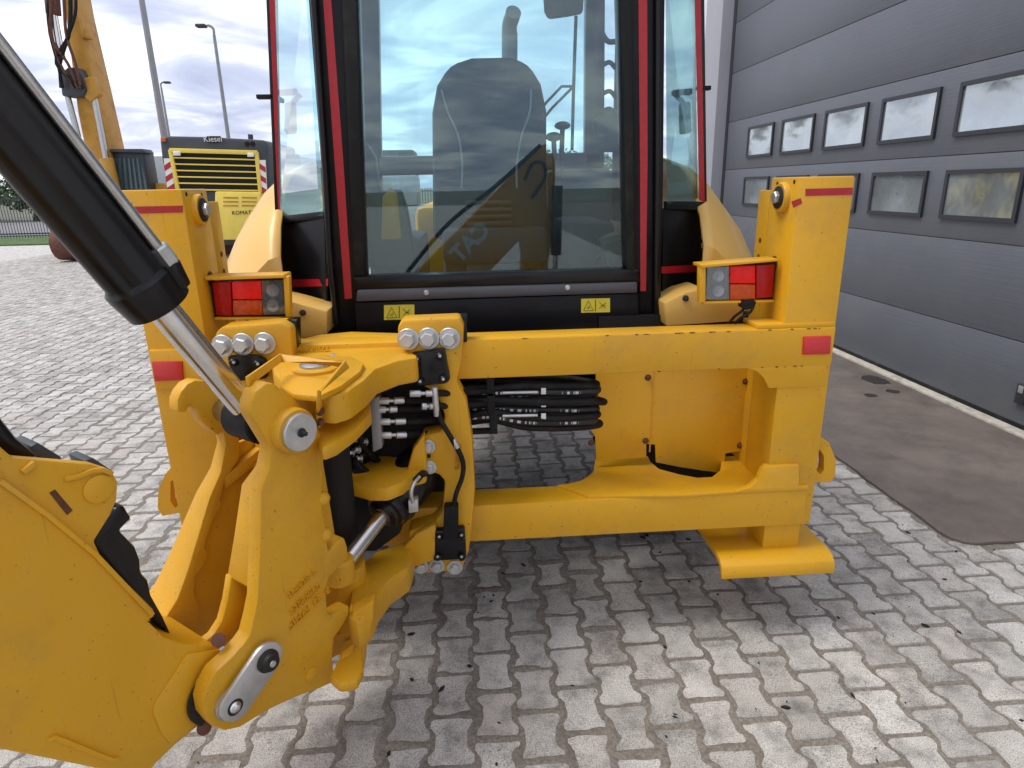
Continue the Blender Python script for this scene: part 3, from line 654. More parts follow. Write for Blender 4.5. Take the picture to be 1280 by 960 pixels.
# recess panel between the beams
rp_ = P('recess_panel', [(745, 455), (985, 455), (975, 566), (926, 564), (907, 567), (904, 592), (850, 584), (820, 578), (819, 556), (808, 555), (808, 572), (745, 576), (744, 545), (737, 536), (737, 520), (745, 515)], 2.37, .008, 'yellow', bh, .002)
for x, y in ((810, 472), (932, 477), (807, 551), (925, 557), (739, 553)):
    hexbolt('panel_bolt', PY(x, y, 2.368), (0, -1, 0), .009, 'rust', rp_, .008, True)
box('panel_crease', (PY(815, 500, 2.37).x-.003, PY(815, 500, 2.37).x+.003), (2.367, 2.371), (.66, 1.08), 'yellow', rp_, .001)
box('gap_dark_backing', (.50, 1.16), (2.47, 2.5), (.40, 1.2), 'dark', bh, 0)  # dark sheet painting the shade seen through the panel and shelf gap
box('chassis', (-.36, .52), (2.75, 4.7), (.78, 1.16), 'black', bh, .02)
box('rear_axle', (-.72, .93), (3.2, 3.42), (.64, .86), 'black', bh, .04)
for xa in (-1.02, .73):
    bm = bmesh.new(); add_lathe(bm, (xa, 3.3, .70), (1, 0, 0), [(0, .36), (.03, .6), (.09, .7), (.41, .7), (.47, .6), (.5, .36)], 36)
    for k in range(22):
        for sd_ in (0, 1):
            w = 2*math.pi*(k+.5*sd_)/22; c = V((xa+.13+.25*sd_, 3.3+.705*math.cos(w), .70+.705*math.sin(w))); tg = V((0, -math.sin(w), math.cos(w))); nr = V((0, math.cos(w), math.sin(w)))
            q = [c+V((-.12, 0, 0))-tg*.03, c+V((.12, 0, 0))+tg*(.03 if sd_ else -.09), c+V((.12, 0, 0))+tg*(.07 if sd_ else -.05), c+V((-.12, 0, 0))+tg*.01]
            add_prism(bm, q, nr*.02)
    finish('rear_tyre', bm, 'rubber', bh)
for xa in (-.9, .75):
    bm = bmesh.new(); add_lathe(bm, (xa, 5.45, .5), (1, 0, 0), [(0, .25), (.03, .44), (.08, .5), (.3, .5), (.34, .44), (.36, .25)], 30); finish('front_tyre', bm, 'rubber', bh)
box('front_axle', (-.7, .95), (5.35, 5.55), (.4, .6), 'black', bh, .03)
# --- cab
CY = 2.50
cab = box('cab_floor', (-.60, .81), (CY+.05, 3.95), (1.12, 1.2), 'cab_black', bh, .01)
P('cab_post', [(383, -60), (447, -60), (447, 0), (458, 346), (444, 412), (424, 412), (418, 380), (402, 225), (385, 0)], CY, .09, 'cab_black', cab, .012)
P('cab_post', [(772, -60), (834, -60), (832, 0), (830, 225), (826, 412), (798, 412), (797, 340), (783, 336), (774, 0)], CY, .09, 'cab_black', cab, .012)
P('post_trim', [(424, -60), (443, -60), (455, 345), (442, 345)], CY-.014, .03, 'rubber', cab, .006)
P('post_trim', [(776, -60), (790, -60), (794, 340), (784, 338)], CY-.014, .03, 'rubber', cab, .006)
tube('door_edge_tube', [PY(386, -60, CY-.012), PY(392, 0, CY-.012), PY(407, 225, CY-.012), PY(413, 330, CY-.012), PY(421, 405, CY-.012)], .011, 'black', cab)
tube('door_edge_tube', [PY(824, -60, CY-.012), PY(823, 0, CY-.012), PY(822, 225, CY-.012), PY(820, 405, CY-.012)], .011, 'black', cab)
P('edge_tape', [(401, -60), (411, -60), (414, 0), (429, 200), (440, 373), (431, 374), (418, 200), (404, 0)], CY-.0025, .002, 'red_tape', cab, 0)
P('edge_tape', [(797, -60), (808.5, -60), (809, 0), (809.5, 200), (807.5, 364), (800.5, 364), (800, 200), (798, 0)], CY-.0025, .002, 'red_tape', cab, 0)
rw = P('rear_window', [(443, -70), (778, -70), (788, 341), (454, 348)], CY+.03, .006, 'glass', cab, 0)
P('window_sill_bar', [(441, 346), (800, 336), (800, 354), (442, 364)], CY-.012, .07, 'black', cab, .008)
P('sill_trim', [(446, 363), (797, 353), (797, 366), (445, 377.5)], CY-.03, .06, 'satin_grey', cab, .006)
P('rear_skirt', [(443, 378), (799, 366), (799, 425), (446, 432)], CY-.018, .06, 'cab_black', cab, .008)
for x, y in ((533, 366), (709.5, 359.5)): hexbolt('sill_screw', PY(x, y, CY-.03), (0, -1, 0), .007, 'zinc', cab, .01, True)
def sticker(x0, y0, x1, y1):
    yy = CY-.0205
    st = P('warning_sticker', [(x0, y0), (x1, y0-.8), (x1, y1-.8), (x0, y1)], yy, .002, 'label_yellow', cab, 0)
    def q(u, v): return PY(x0+(x1-x0)*u, y0+(y1-y0)*v-.8*u, yy-.0008)
    def bar(a, b, w=.0012): strap('warning_symbol', [q(*a), q(*b)], w, .0004, 'ink', st, 0)
    for a, b in (((.08, .85), (.25, .15)), ((.25, .15), (.43, .85)), ((.43, .85), (.08, .85)), ((.2, .7), (.3, .5)), ((.24, .72), (.31, .62)), ((.5, .1), (.5, .9)), ((.62, .25), (.85, .7)), ((.62, .72), (.86, .3)), ((.7, .5), (.85, .5))): bar(a, b, .0016)
sticker(480, 381.5, 518, 400); sticker(726.5, 373.5, 762.5, 391)
# quarter windows set back at an angle to the rear posts
def quad(name, pts, ext, m, bevel=.003): return prism(name, [PY(x, y, Y) for x, y, Y in pts], ext, m, cab, bevel)
YA, YB = CY+.06, CY+.24
quad('quarter_window', [(341, -60, YB), (384, -60, YA), (404, 270, YA), (348, 275, YB)], (0, .005, 0), 'side_glass', 0)
quad('quarter_frame', [(330, -60, YB), (338, -60, YB), (352, 272, YB), (344, 279, YB)], (0, .03, 0), 'black')
quad('quarter_frame', [(344, 271, YB), (404, 264, YA), (405, 273, YA), (345, 280, YB)], (0, .03, 0), 'black')
quad('edge_tape', [(335.5, -60, YB-.004), (341.5, -60, YB-.004), (343.5, 0, YB-.004), (352.5, 262, YB-.004), (347.5, 263, YB-.004), (336.5, 0, YB-.004)], (0, .002, 0), 'red_tape', 0)
quad('quarter_panel', [(350, 279, YB+.02), (405, 272, YA), (410, 425, YA), (352, 425, YB+.02)], (0, .03, 0), 'cab_black', .005)
quad('edge_tape', [(361, 349.5, YB-.02), (410, 348.5, YA-.006), (410, 357.5, YA-.006), (361, 359, YB-.02)], (0, .002, 0), 'red_tape', 0)
quad('quarter_window', [(832, -60, YA), (869, -60, YB), (872, 254, YB), (834, 254, YA)], (0, .005, 0), 'side_glass', 0)
quad('quarter_frame', [(874, -60, YB), (880, -60, YB), (884, 263, YB), (878, 263, YB)], (0, .03, 0), 'black')
quad('quarter_frame', [(832, 251, YA), (883, 252, YB), (883, 263, YB), (832, 261, YA)], (0, .03, 0), 'black')
quad('edge_tape', [(867, -60, YB-.004), (875, -60, YB-.004), (876, 0, YB-.004), (881, 256, YB-.004), (874.5, 256, YB-.004), (868.5, 0, YB-.004)], (0, .002, 0), 'red_tape', 0)
quad('quarter_panel', [(829, 260, YA), (877, 262, YB+.02), (876, 425, YB+.02), (827, 425, YA)], (0, .03, 0), 'cab_black', .005)
quad('edge_tape', [(827, 333.5, YA-.006), (876, 330.5, YB-.02), (876, 339.5, YB-.02), (827, 342, YA-.006)], (0, .002, 0), 'red_tape', 0)
box('cab_roof', (-.68, .89), (CY-.1, 3.98), (2.9, 3.0), 'cab_black', cab, .04)
box('window_header', (-.48, .69), (CY, CY+.09), (2.78, 2.92), 'cab_black', cab, .01)
FRY = 3.9
for x0, x1 in ((443, 472), (733, 757)): P('front_post', [(x0, -60), (x1, -60), (x1+6 if x0 < 600 else x1-2, 300), (x0+6 if x0 < 600 else x0-2, 300)], FRY, .08, 'satin_grey', cab, .01)
P('front_window', [(466, -60), (735, -60), (735, 240), (472, 240)], FRY+.04, .005, 'front_glass', cab, 0)
P('front_sill', [(455, 196), (752, 190), (752, 214), (455, 220)], FRY, .06, 'satin_grey', cab, .01)
for s in (-1, 1):
    xx = XC+s*.745
    box('side_panel', (xx-.015, xx+.015), (CY+.28, FRY), (1.2, 1.52), 'satin_grey', cab, .005)
    yy_ = 3.72 if s > 0 else 3.35; box('side_post', (xx-.03, xx+.03), (yy_, yy_+.07), (1.5, 2.91), 'cab_black', cab, .008)
    box('roof_rail', (xx-.03, xx+.03), (CY+.2, FRY+.05), (2.78, 2.91), 'cab_black', cab, .01)
# interior
seat = P('operator_seat', [(541, 300), (540, 140), (546, 106), (562, 80), (590, 71), (637, 70), (661, 78), (677, 104), (684, 138), (684, 300)], 3.08, .13, 'seat', cab, .035)
tube('seat_piping', [PY(552, 112, 3.076), PY(560, 140, 3.072), PY(573, 170, 3.072), (PY(578, 205, 3.072)), PY(577, 235, 3.072)], .005, 'piping', seat)
tube('seat_piping', [PY(664, 112, 3.076), PY(662, 140, 3.072), PY(652, 170, 3.072), PY(646, 205, 3.072), PY(646, 235, 3.072)], .005, 'piping', seat)
box('seat_base', (-.12, .36), (2.95, 3.45), (1.36, 1.52), 'seat', seat, .03)
box('seat_pedestal', (-.02, .26), (3.0, 3.4), (1.19, 1.37), 'charcoal', seat, .02)
for k in range(4): box('seat_bellows', (-.01, .2), (3.0, 3.06), (1.53+k*.03, 1.55+k*.03), 'charcoal', seat, .006)
box('dashboard', (.42, .78), (3.55, 3.86), (1.2, 1.78), 'charcoal', cab, .04)
box('front_console', (-.15, .36), (3.72, 3.88), (1.2, 1.62), 'charcoal', cab, .04)
tube('steering_column', [(.12, 3.75, 1.4), (.12, 3.62, 1.62)], .03, 'charcoal', cab, smooth=False)
bm = bmesh.new(); pr = [(.014*math.cos(w), .014*math.sin(w)) for w in [i*math.pi/4 for i in range(8)]]
add_sweep(bm, [V((.12+.19*math.cos(w), 3.60+.09*math.sin(w), 1.64+.165*math.sin(w))) for w in [i*2*math.pi/32 for i in range(33)]], lambda t: pr); finish('steering_wheel', bm, 'rubber', cab)
tube('lever', [PY(705, 255, 3.2), PY(702, 210, 3.2), PY(703, 160, 3.2)], .012, 'charcoal', cab); sphere('lever_knob', PY(703, 157, 3.2), .038, 'charcoal', cab, (1, 1, .5))
tube('lever', [PY(694, 255, 3.15), PY(694, 215, 3.15), PY(692, 172, 3.15)], .012, 'charcoal', cab); sphere('lever_knob', PY(692, 171, 3.15), .038, 'charcoal', cab, (1, 1, .55))
box('armrest_console', (.42, .62), (2.75, 3.3), (1.2, 1.55), 'seat', cab, .03)
box('armrest_console', (-.42, -.2), (2.75, 3.3), (1.2, 1.5), 'seat', cab, .03)
P('control_tower', [(452, 335), (448, 180), (456, 176), (468, 196), (474, 240), (500, 236), (508, 262), (520, 335)], 2.72, .1, 'charcoal', cab, .02)
P('control_tower', [(760, 335), (748, 300), (776, 290), (781, 335)], 2.62, .1, 'charcoal', cab, .02)
P('side_lever_cover', [(476, 300), (478, 245), (488, 234), (497, 242), (502, 300)], 2.70, .015, 'old_yellow', cab, .006)
tube('wire_harness', [PY(742, 333, 2.58), PY(750, 318, 2.58), PY(768, 303, 2.58), PY(780, 290, 2.58)], .006, 'rubber', cab)
P('work_mirror', [(678, -30), (732, -30), (729, 16), (708, 20), (686, 23), (681, 14)], 3.7, .04, 'charcoal', cab, .015)
tube('wiper_blade', [PY(720, 20, 3.98), PY(717, 110, 3.98), PY(715, 188, 3.98)], .010, 'rubber', cab)
tube('wiper_arm', [PY(716, 108, 4.0), PY(702, 108, 4.0), PY(683, 128, 4.0), PY(660, 160, 4.0)], .008, 'rubber', cab, smooth=False)
tube('wiper_arm', [PY(715, 110, 4.01), PY(690, 135, 4.01), PY(664, 168, 4.01)], .008, 'rubber', cab, smooth=False)
tube('grab_rail', [PY(758, -40, 3.7), PY(750, 25, 3.7), PY(758, 50, 3.7), PY(772, 52, 3.7)], .014, 'charcoal', cab)
for x, y in ((760, 82), (764, 118), (758, 140)): tube('pillar_fitting', [PY(752, y, 3.8), PY(762, y-4, 3.78), PY(770, y+4, 3.78)], .012, 'charcoal', cab)
P('pillar_display', [(748, 190), (740, 150), (772, 132), (778, 190)], 3.6, .05, 'charcoal', cab, .02)
cyl('exhaust_stack', PY(637, 110, 4.9), PY(637, 42, 4.9), .055, 'satin_grey', bh, .0, 20)
tube('exhaust_tip', [PY(637, 46, 4.9), PY(637, 32, 4.9), PY(640, 22, 4.88), PY(642, 15, 4.84)], .052, 'satin_grey', bh, 16)
box('engine_hood', (-.32, .5), (4.0, 5.9), (1.12, 1.6), 'yellow', bh, .06)
for sx, cx in ((-1, 362), (1, 858)):
    tube('mirror_arm', [PY(cx-sx*14, 118, 3.5), PY(cx, 135, 3.5), PY(cx+sx*4, 165, 3.5)], .012, 'charcoal', bh)
    P('side_mirror', [(cx-7, 128), (cx+6, 126), (cx+7, 166), (cx-6, 168)], 3.52, .05, 'charcoal', bh, .012)
    P('mirror_bracket', [(cx-16, 112), (cx+8, 110), (cx+8, 118), (cx-16, 119)], 3.46, .04, 'charcoal', bh, .006)
for x, y in ((325.5, 121), (884, 110)):
    c = PY(x, y, YB+.01); box('window_hinge', (c.x-(.014 if x < 600 else .04), c.x+(.05 if x < 600 else .014)), (c.y-.01, c.y+.02), (c.z-.008, c.z+.008), 'rubber', bh, .003)
# --- fenders
for s in (-1, 1):
    bm = bmesh.new(); secs = []
    for Y, dz, dw in ((2.56, -.27, -.04), (2.66, -.16, -.015), (2.82, -.03, 0), (3.0, .05, 0), (3.35, .10, 0), (3.8, .06, 0), (4.1, -.05, 0)):
        pr = [(.85, 1.73), (.90, 1.715), (.99, 1.64), (1.08, 1.53), (1.145, 1.41), (1.175, 1.29), (1.175, 1.08)]
        secs.append([V((XC+s*(o+dw*(o-.6)*2), Y, (z+dz*(1 if z > 1.2 else 0)) if z > 1.2 else z)) for o, z in pr])
    rows = [[bm.verts.new(p) for p in r_] for r_ in secs]
    for a, b in zip(rows, rows[1:]):
        for i in range(6): bm.faces.new((a[i], a[i+1], b[i+1], b[i]))
    lo = [bm.verts.new(V((p.x, p.y, 1.08))) for p in secs[0][:-1]]
    lo.append(rows[0][-1])
    for i in range(6):
        f = (rows[0][i], rows[0][i+1], lo[i+1], lo[i]) if i < 5 else (rows[0][5], rows[0][6], lo[5])
        bm.faces.new(f)
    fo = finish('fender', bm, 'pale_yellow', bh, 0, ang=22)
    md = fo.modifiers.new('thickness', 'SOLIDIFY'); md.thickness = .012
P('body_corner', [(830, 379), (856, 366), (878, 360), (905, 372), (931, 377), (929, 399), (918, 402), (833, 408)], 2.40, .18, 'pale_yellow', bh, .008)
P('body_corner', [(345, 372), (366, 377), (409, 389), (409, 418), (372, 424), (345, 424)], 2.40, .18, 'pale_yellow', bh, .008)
for x, y in ((857, 373), (378.5, 391)): cyl('body_bolt', PY(x, y, 2.405), PY(x, y, 2.39), .012, 'ink', bh, .002, 14)
# --- tail lights
def tail(side):
    Y = 2.20
    if side > 0:
        pts = [(877, 331), (974, 324), (973, 330), (884, 335), (884, 374), (955, 373), (955, 378), (877, 379)]
        bk = [(879, 332), (972, 326), (968, 376), (879, 378)]
        lens = [('clear_lens', [(884, 334), (911.5, 333), (911.5, 374.5), (882.5, 374.5)], 'lens_clear'), ('brake_lens', [(912.5, 333), (944.5, 331.5), (944.5, 354.5), (912.5, 354.5)], 'lens_bright_red'), ('turn_lens', [(912.5, 355.5), (944.5, 355.5), (944.5, 375), (912.5, 375)], 'lens_orange'), ('rear_lens', [(945.5, 331.5), (969, 330.5), (966, 371.5), (945.5, 373.5)], 'lens_red')]
        top = [(877, 331), (974, 323.5), (974, 326.5), (877, 335)]; end = [(875.5, 332), (882.5, 334), (882, 377), (875, 379)]
    else:
        bk = [(262, 352), (356, 347), (359, 398), (268, 398)]
        lens = [('clear_lens', [(327, 351), (354, 350), (356, 392.5), (329, 393.5)], 'lens_clear'), ('brake_lens', [(289, 352), (326, 351), (327.5, 374.5), (290.5, 374.5)], 'lens_bright_red'), ('turn_lens', [(290.5, 375.5), (327.5, 375.5), (328, 394), (291, 394.5)], 'lens_orange'), ('rear_lens', [(265, 353), (288, 352), (290, 395.5), (270, 394)], 'lens_red')]
        top = [(255, 346), (354, 343.5), (356, 347.5), (257, 350.5)]; end = [(354, 345), (361, 346), (363, 397), (357, 399)]
    th = P('tail_light', bk, Y+.02, .03, 'ink', bh, .004)
    P('lamp_visor', top, Y-.03, .09, 'yellow', th, .002)
    P('lamp_end_plate', end, Y-.015, .035, 'yellow', th, .002)
    P('lamp_floor', [(p[0], p[1]) for p in ((bk[3][0], bk[3][1]-1), (bk[2][0], bk[2][1]-1), (bk[2][0], bk[2][1]+2), (bk[3][0], bk[3][1]+2))], Y-.005, .04, 'yellow', th, .002)
    for nm, pp, m in lens:
        if nm == 'clear_lens':
            P(nm, pp, Y, .004, 'lens_glass', th, 0)
            P('reflector_bowl', pp, Y+.022, .004, 'zinc', th, 0)
            cx = sum(p[0] for p in pp)/4; y0_ = pp[0][1]; y1_ = pp[3][1]
            for f in (.27, .72):
                c = PY(cx, y0_+(y1_-y0_)*f, Y+.022)
                lathe('bulb_ring', c, (0, -1, 0), [(0, .022), (.006, .021), (.003, .015)], 'zinc', th, 20); sphere('bulb', c+V((0, -.006, 0)), .008, 'white_tape', th)
            for f in (.12, .88): P('lens_rib', [(pp[0][0]+(pp[1][0]-pp[0][0])*f-.8, pp[0][1]+1), (pp[0][0]+(pp[1][0]-pp[0][0])*f+.8, pp[0][1]+1), (pp[3][0]+(pp[2][0]-pp[3][0])*f+.8, pp[3][1]-1), (pp[3][0]+(pp[2][0]-pp[3][0])*f-.8, pp[3][1]-1)], Y+.006, .012, 'charcoal', th, 0)
        else: P(nm, pp, Y, .03, m, th, .004)
tail(1); tail(-1)
tube('lamp_cable', [PY(944, 376, 2.2), PY(938, 390, 2.19), PY(925, 398, 2.2), PY(914, 410, 2.22)], .005, 'rubber', bh)
tube('lamp_cable', [PY(934, 377, 2.21), PY(928, 388, 2.2), PY(918, 396, 2.21), PY(908, 408, 2.24)], .005, 'rubber', bh)
P('cable_boot', [(927, 376), (944, 374), (944, 384), (934, 388), (926, 384)], 2.19, .03, 'rubber', bh, .004)
tube('lamp_cable', [PY(309, 398, 2.22), PY(310, 405, 2.22), PY(312, 415, 2.25)], .005, 'rubber', bh)
# --- side-shift carriage
CR = 2.03
car = P('carriage_bracket', [(497, 408), (503, 400), (575, 397), (580, 408), (578, 450), (571, 477), (583, 500), (591, 550), (594, 610), (591, 650), (586, 690), (577, 714), (522, 718), (510, 708), (511, 664), (541, 655), (553, 640), (556, 602), (548, 593), (530, 592), (527, 545), (553, 540), (556, 520), (545, 492), (520, 478), (512, 440), (498, 430)], CR, .09, 'cast', bh, .010)
P('clamp_spacer', [(545, 397), (584, 395), (584, 428), (545, 428)], CR+.06, .06, 'black', car, .004)
c2 = P('carriage_bracket', [(268, 418), (276, 409), (352, 403), (364, 410), (366, 440), (372, 480), (330, 480), (290, 440), (268, 440)], CR, .09, 'cast', bh, .010)
P('clamp_spacer', [(346, 400), (371, 400), (371, 440), (346, 440)], CR+.05, .06, 'black', c2, .004)
for x, y in ((510.5, 424), (536, 423), (562, 423)): hexbolt('clamp_bolt', PY(x, y, CR-.002), (-.1, -1, 0), .025, 'zinc', car, .026)
for x, y in ((279, 432), (304, 430), (331, 429)): hexbolt('clamp_bolt', PY(x, y, CR-.002), (-.1, -1, 0), .025, 'zinc', c2, .026)
for x, y in ((535, 558), (536.5, 584)): hexbolt('bracket_bolt', PY(x, y, CR-.002), (0, -1, 0), .018, 'zinc', car, .016)
lathe('bracket_hole', PY(535.8, 570, CR), (0, -1, 0), [(-.01, .008), (.001, .008), (.0012, .007)], 'ink', car, 14)
for x, y in ((526, 708), (546, 707), (568.5, 709)): hexbolt('lower_bolt', PY(x, y, CR-.002), (0, -1, 0), .020, 'zinc', car, .018)
def valve_plate(pts, bl, par):
    vp = P('clamp_valve_cover', pts, CR-.03, .032, 'black', par, .008)
    for x, y in bl: lathe('cover_screw', PY(x, y, CR-.03), (0, -1, 0), [(0, .013), (.008, .013), (.012, .009)], 'black', vp, 16); 
    for x, y in bl: lathe('screw_socket', PY(x, y, CR-.0425), (0, -1, 0), [(0, .005), (.001, .005), (.0012, .004)], 'zinc', vp, 8)
valve_plate([(514, 442), (556, 436), (563, 475), (558, 480), (524, 484), (519, 480)], ((521, 449), (550, 445), (554, 474), (525, 477)), car)
vb = valve_plate([(543, 664), (581, 660), (583, 700), (541, 702)], ((549, 671), (577, 669), (577, 696), (547, 696)), car)
P('cover_boot', [(555, 634), (573, 633), (573, 676), (554, 676)], CR-.045, .04, 'rubber', car, .005)
valve_plate([(283, 446), (322, 445), (332, 452), (333, 474), (290, 478)], ((292, 453), (322, 455)), c2)
tube('control_hose', [PY(543, 488, CR-.03), PY(545, 505, CR-.035), PY(551, 525, CR-.04), PY(566, 551, CR-.04), PY(578, 575, CR-.035), PY(578, 595, CR-.035), PY(570, 618, CR-.035), PY(565, 645, CR-.03)], .0085, 'rubber', car)
for a, b in (((543, 484), (546, 520)), ((566, 549), (572, 560))): cyl('hose_ferrule', PY(*a, CR-.037), PY(*b, CR-.039), .0105, 'zinc', car, .001, 12)
def letters(par, o, xd, ud, n, h, m='cast', d=.006, seed=1):
    rr = random.Random(seed); xd = V(xd).normalized(); ud = V(ud); ud = (ud-xd*ud.dot(xd)).normalized(); nn = xd.cross(ud); bm = bmesh.new()
    for k in range(n):
        b = V(o)+xd*(k*h*.78)
        if rr.random() < .12: continue
        for (a, c) in rr.sample([((0, 0), (0, 1)), ((.5, 0), (.5, 1)), ((0, 1), (.5, 1)), ((0, 0), (.5, 0)), ((0, .5), (.5, .5)), ((0, 0), (.5, 1))], 3):
            p0 = b+xd*a[0]*h+ud*a[1]*h; p1 = b+xd*c[0]*h+ud*c[1]*h; t = (p1-p0).normalized(); s = t.cross(nn)*h*.07
            add_prism(bm, [p0-s-t*h*.05, p1-s+t*h*.05, p1+s+t*h*.05, p0+s-t*h*.05], nn*d)
    tag(finish('cast_lettering', bm, m, par, 0, smooth=False), kind='stuff')
letters(car, PY(574, 587, CR), (.12, 0, 1), (-1, 0, 0), 9, .014, seed=3)
# upper swing casting
UA = 1.195
ua = prism('upper_swing_arm', [PZ(x, y, UA) for x, y in [(338, 446), (350, 432), (400, 421), (440, 418), (503, 420), (520, 428), (522, 446), (498, 450), (470, 460), (456, 474), (436, 488), (414, 494), (384, 490), (356, 480), (341, 466)]], (0, 0, -.085), 'cast', bh, .014)
prism('casting_rim', [PZ(x, y, UA-.002) for x, y in [(345, 437), (400, 425), (440, 421), (500, 423), (500, 428), (440, 427), (400, 431), (352, 442)]], (0, 0, .02), 'cast', ua, .006)
a0 = PZ(362, 440, UA+.0); letters(ua, PY(360, 441, a0.y-.012), (1, 0, 0), (0, 0, 1), 11, .016, seed=5); letters(ua, PY(440, 433, PZ(440, 427, UA).y-.012), (1, 0, 0), (0, 0, 1), 11, .016, seed=6)
for x in (417, 429): cyl('casting_hole', PY(x, 435, PZ(x, 431, UA).y-.004), PY(x, 435, PZ(x, 431, UA).y-.012), .005, 'rust', ua, 0, 10)
prism('fork_plate', [PZ(x, y, UA+.016) for x, y in [(350, 482), (366, 492), (398, 495), (426, 482), (450, 464), (455, 454), (442, 446), (404, 442), (368, 448), (350, 462)]], (0, 0, -.017), 'cast', ua, .005)
pc = PZ(395, 462, UA+.016); lathe('pivot_ring', pc-V((0, 0, .004)), (0, 0, 1), [(0, .066), (.012, .066), (.016, .06)], 'cast', ua)
lathe('pivot_cover', pc+V((0, 0, .01)), (0, 0, 1), [(0, .044), (.008, .044), (.012, .036), (.013, .012), (.02, .012)], 'steel', ua)
hexbolt('retainer_bolt', PZ(416, 448, UA+.002), (0, 0, 1), .011, 'zinc', ua, .012)
gp = [PS(309, 477, .13), PZ(351, 447, 1.262), PZ(433, 456, 1.255), PZ(399, 489, 1.255), PS(399, 512, .185), PS(400, 533, .185)]
strap('hose_guard', gp, .004, .012, 'yellow', bh, .0015)
for y in (514, 528): hexbolt('guard_bolt', PS(400, y, .19), A_, .009, 'rust', bh, .008)
# mid and lower swing castings
ma = prism('swing_cylinder_bridge', [PZ(x, y, .80) for x, y in [(423, 602), (438, 590), (452, 580), (474, 568), (498, 570), (510, 560), (520, 547), (531, 543), (533, 588), (516, 592), (504, 602), (484, 610), (462, 610), (444, 605)]], (0, 0, -.05), 'cast', bh, .012)
la = prism('lower_swing_arm', [PZ(x, y, .50) for x, y in [(452, 704), (470, 688), (500, 678), (511, 672), (516, 690), (511, 708), (502, 714), (487, 724), (472, 744), (464, 764), (446, 778), (434, 770), (440, 730)]], (0, 0, -.10), 'cast', bh, .014)
cyl('lower_pivot', (PIV.x, PIV.y, .33), (PIV.x, PIV.y, .56), .085, 'cast', la, .012)
cyl('pivot_column', (PIV.x, PIV.y+.06, .5), (PIV.x, PIV.y+.06, 1.12), .06, 'dark', bh, .01)
P('bridge_web', [(505, 602), (516, 562), (530, 543), (534, 588), (520, 594), (512, 606)], 1.985, .05, 'cast', ma, .008)
P('lower_web', [(500, 690), (520, 668), (545, 655), (545, 700), (512, 712)], 2.0, .035, 'cast', la, .008)
# dark valve bank and fittings behind the swing castings
vbk = box('valve_bank', (-.52, -.09), (2.12, 2.40), (.70, 1.08), 'dark', bh, .01)  # valve block, near-black also to make the cavity read dark
box('cavity_dark_fill', (-.80, -.10), (2.24, 2.5), (.45, 1.1), 'dark', bh, .01)  # added box, its dark colour stands in for the shaded cavity
P('manifold_plate', [(462, 498), (474, 496), (478, 560), (466, 566)], 1.97, .05, 'galvanised', vbk, .004)
for k, (x0, x1, y) in enumerate(((473, 505, 501), (472, 496, 512), (474, 507, 527), (476, 508, 544), (512, 545, 492), (527, 542, 508))):
    cyl('hose_fitting', PY(x0, y, 1.98), PY(x0+(x1-x0)*.42, y, 1.985), .0125, 'zinc', vbk, .002, 6); cyl('fitting_stem', PY(x0, y, 1.98), PY(x1, y-.5, 2.0), .006, 'zinc', vbk, 0, 10)
    cyl('fitting_sleeve', PY(x0+(x1-x0)*.6, y, 1.99), PY(x1, y-.5, 2.0), .0115, 'zinc', vbk, .002, 12)
    tube('supply_hose', [PY(x1, y-.5, 2.0), PY(x1+25, y-1, 2.06), PY(x1+70, y-4, 2.16), PY(x1+110, y-6, 2.22)], .0115, 'rubber', vbk)
for k in range(16):
    rr = random.Random(k+40); x = 410+rr.uniform(0, 46); y = 500+k*5.5
    tube('short_hose', [PY(x, y, 2.02), PY(x+rr.uniform(-10, 14), y+14, 1.99), PY(x+rr.uniform(-6, 20), y+32, 2.02), PY(x+rr.uniform(0, 30), y+48, 2.1)], .012, 'rubber', vbk)
for x, y in ((445, 548), (448, 562), (450, 573), (457, 552), (440, 566)): hexbolt('valve_nut', PY(x, y, 2.0), (-.6, -.7, .3), .010, 'zinc', vbk, .012)
# swing cylinder
c0 = PY(480, 641, 1.93); rod_end = PS(424, 712, .09); ax = (rod_end-c0).normalized()
sc_ = lathe('swing_cylinder', c0-ax*.34, ax, [(0, .07), (.02, .085), (.29, .085), (.30, .078), (.315, .078), (.32, .070), (.335, .066), (.338, .055), (.35, .052), (.352, .034)], 'black', bh)
cyl('wiper_seal', c0+ax*.008, c0+ax*.016, .030, 'brown_iron', sc_, .001)
cyl('swing_rod', c0-ax*.05, rod_end, .0265, 'chrome', sc_, .0)
lathe('swing_rod_eye', rod_end-V((0, 0, .04)), (0, 0, 1), [(0, .04), (.006, .046), (.074, .046), (.08, .04)], 'cast', sc_)
fb = P('port_elbow_block', [(510, 626), (522, 624), (523, 640), (511, 642)], 1.90, .03, 'zinc', sc_, .003)
tube('port_elbow', [PY(516, 628, 1.89), PY(514, 616, 1.88), PY(517, 605, 1.89), PY(524, 596, 1.92)], .0065, 'zinc', sc_)
tube('swing_hose', [PY(520, 600, 1.91), PY(530, 592, 1.99), PY(536, 605, 2.12)], .012, 'rubber', sc_)
P('dark_body_plate', [(410, 600), (430, 598), (470, 606), (505, 600), (510, 640), (500, 668), (470, 690), (412, 690)], 2.02, .08, 'dark', sc_, .01)  # flat dark plate for the black area around the swing cylinder
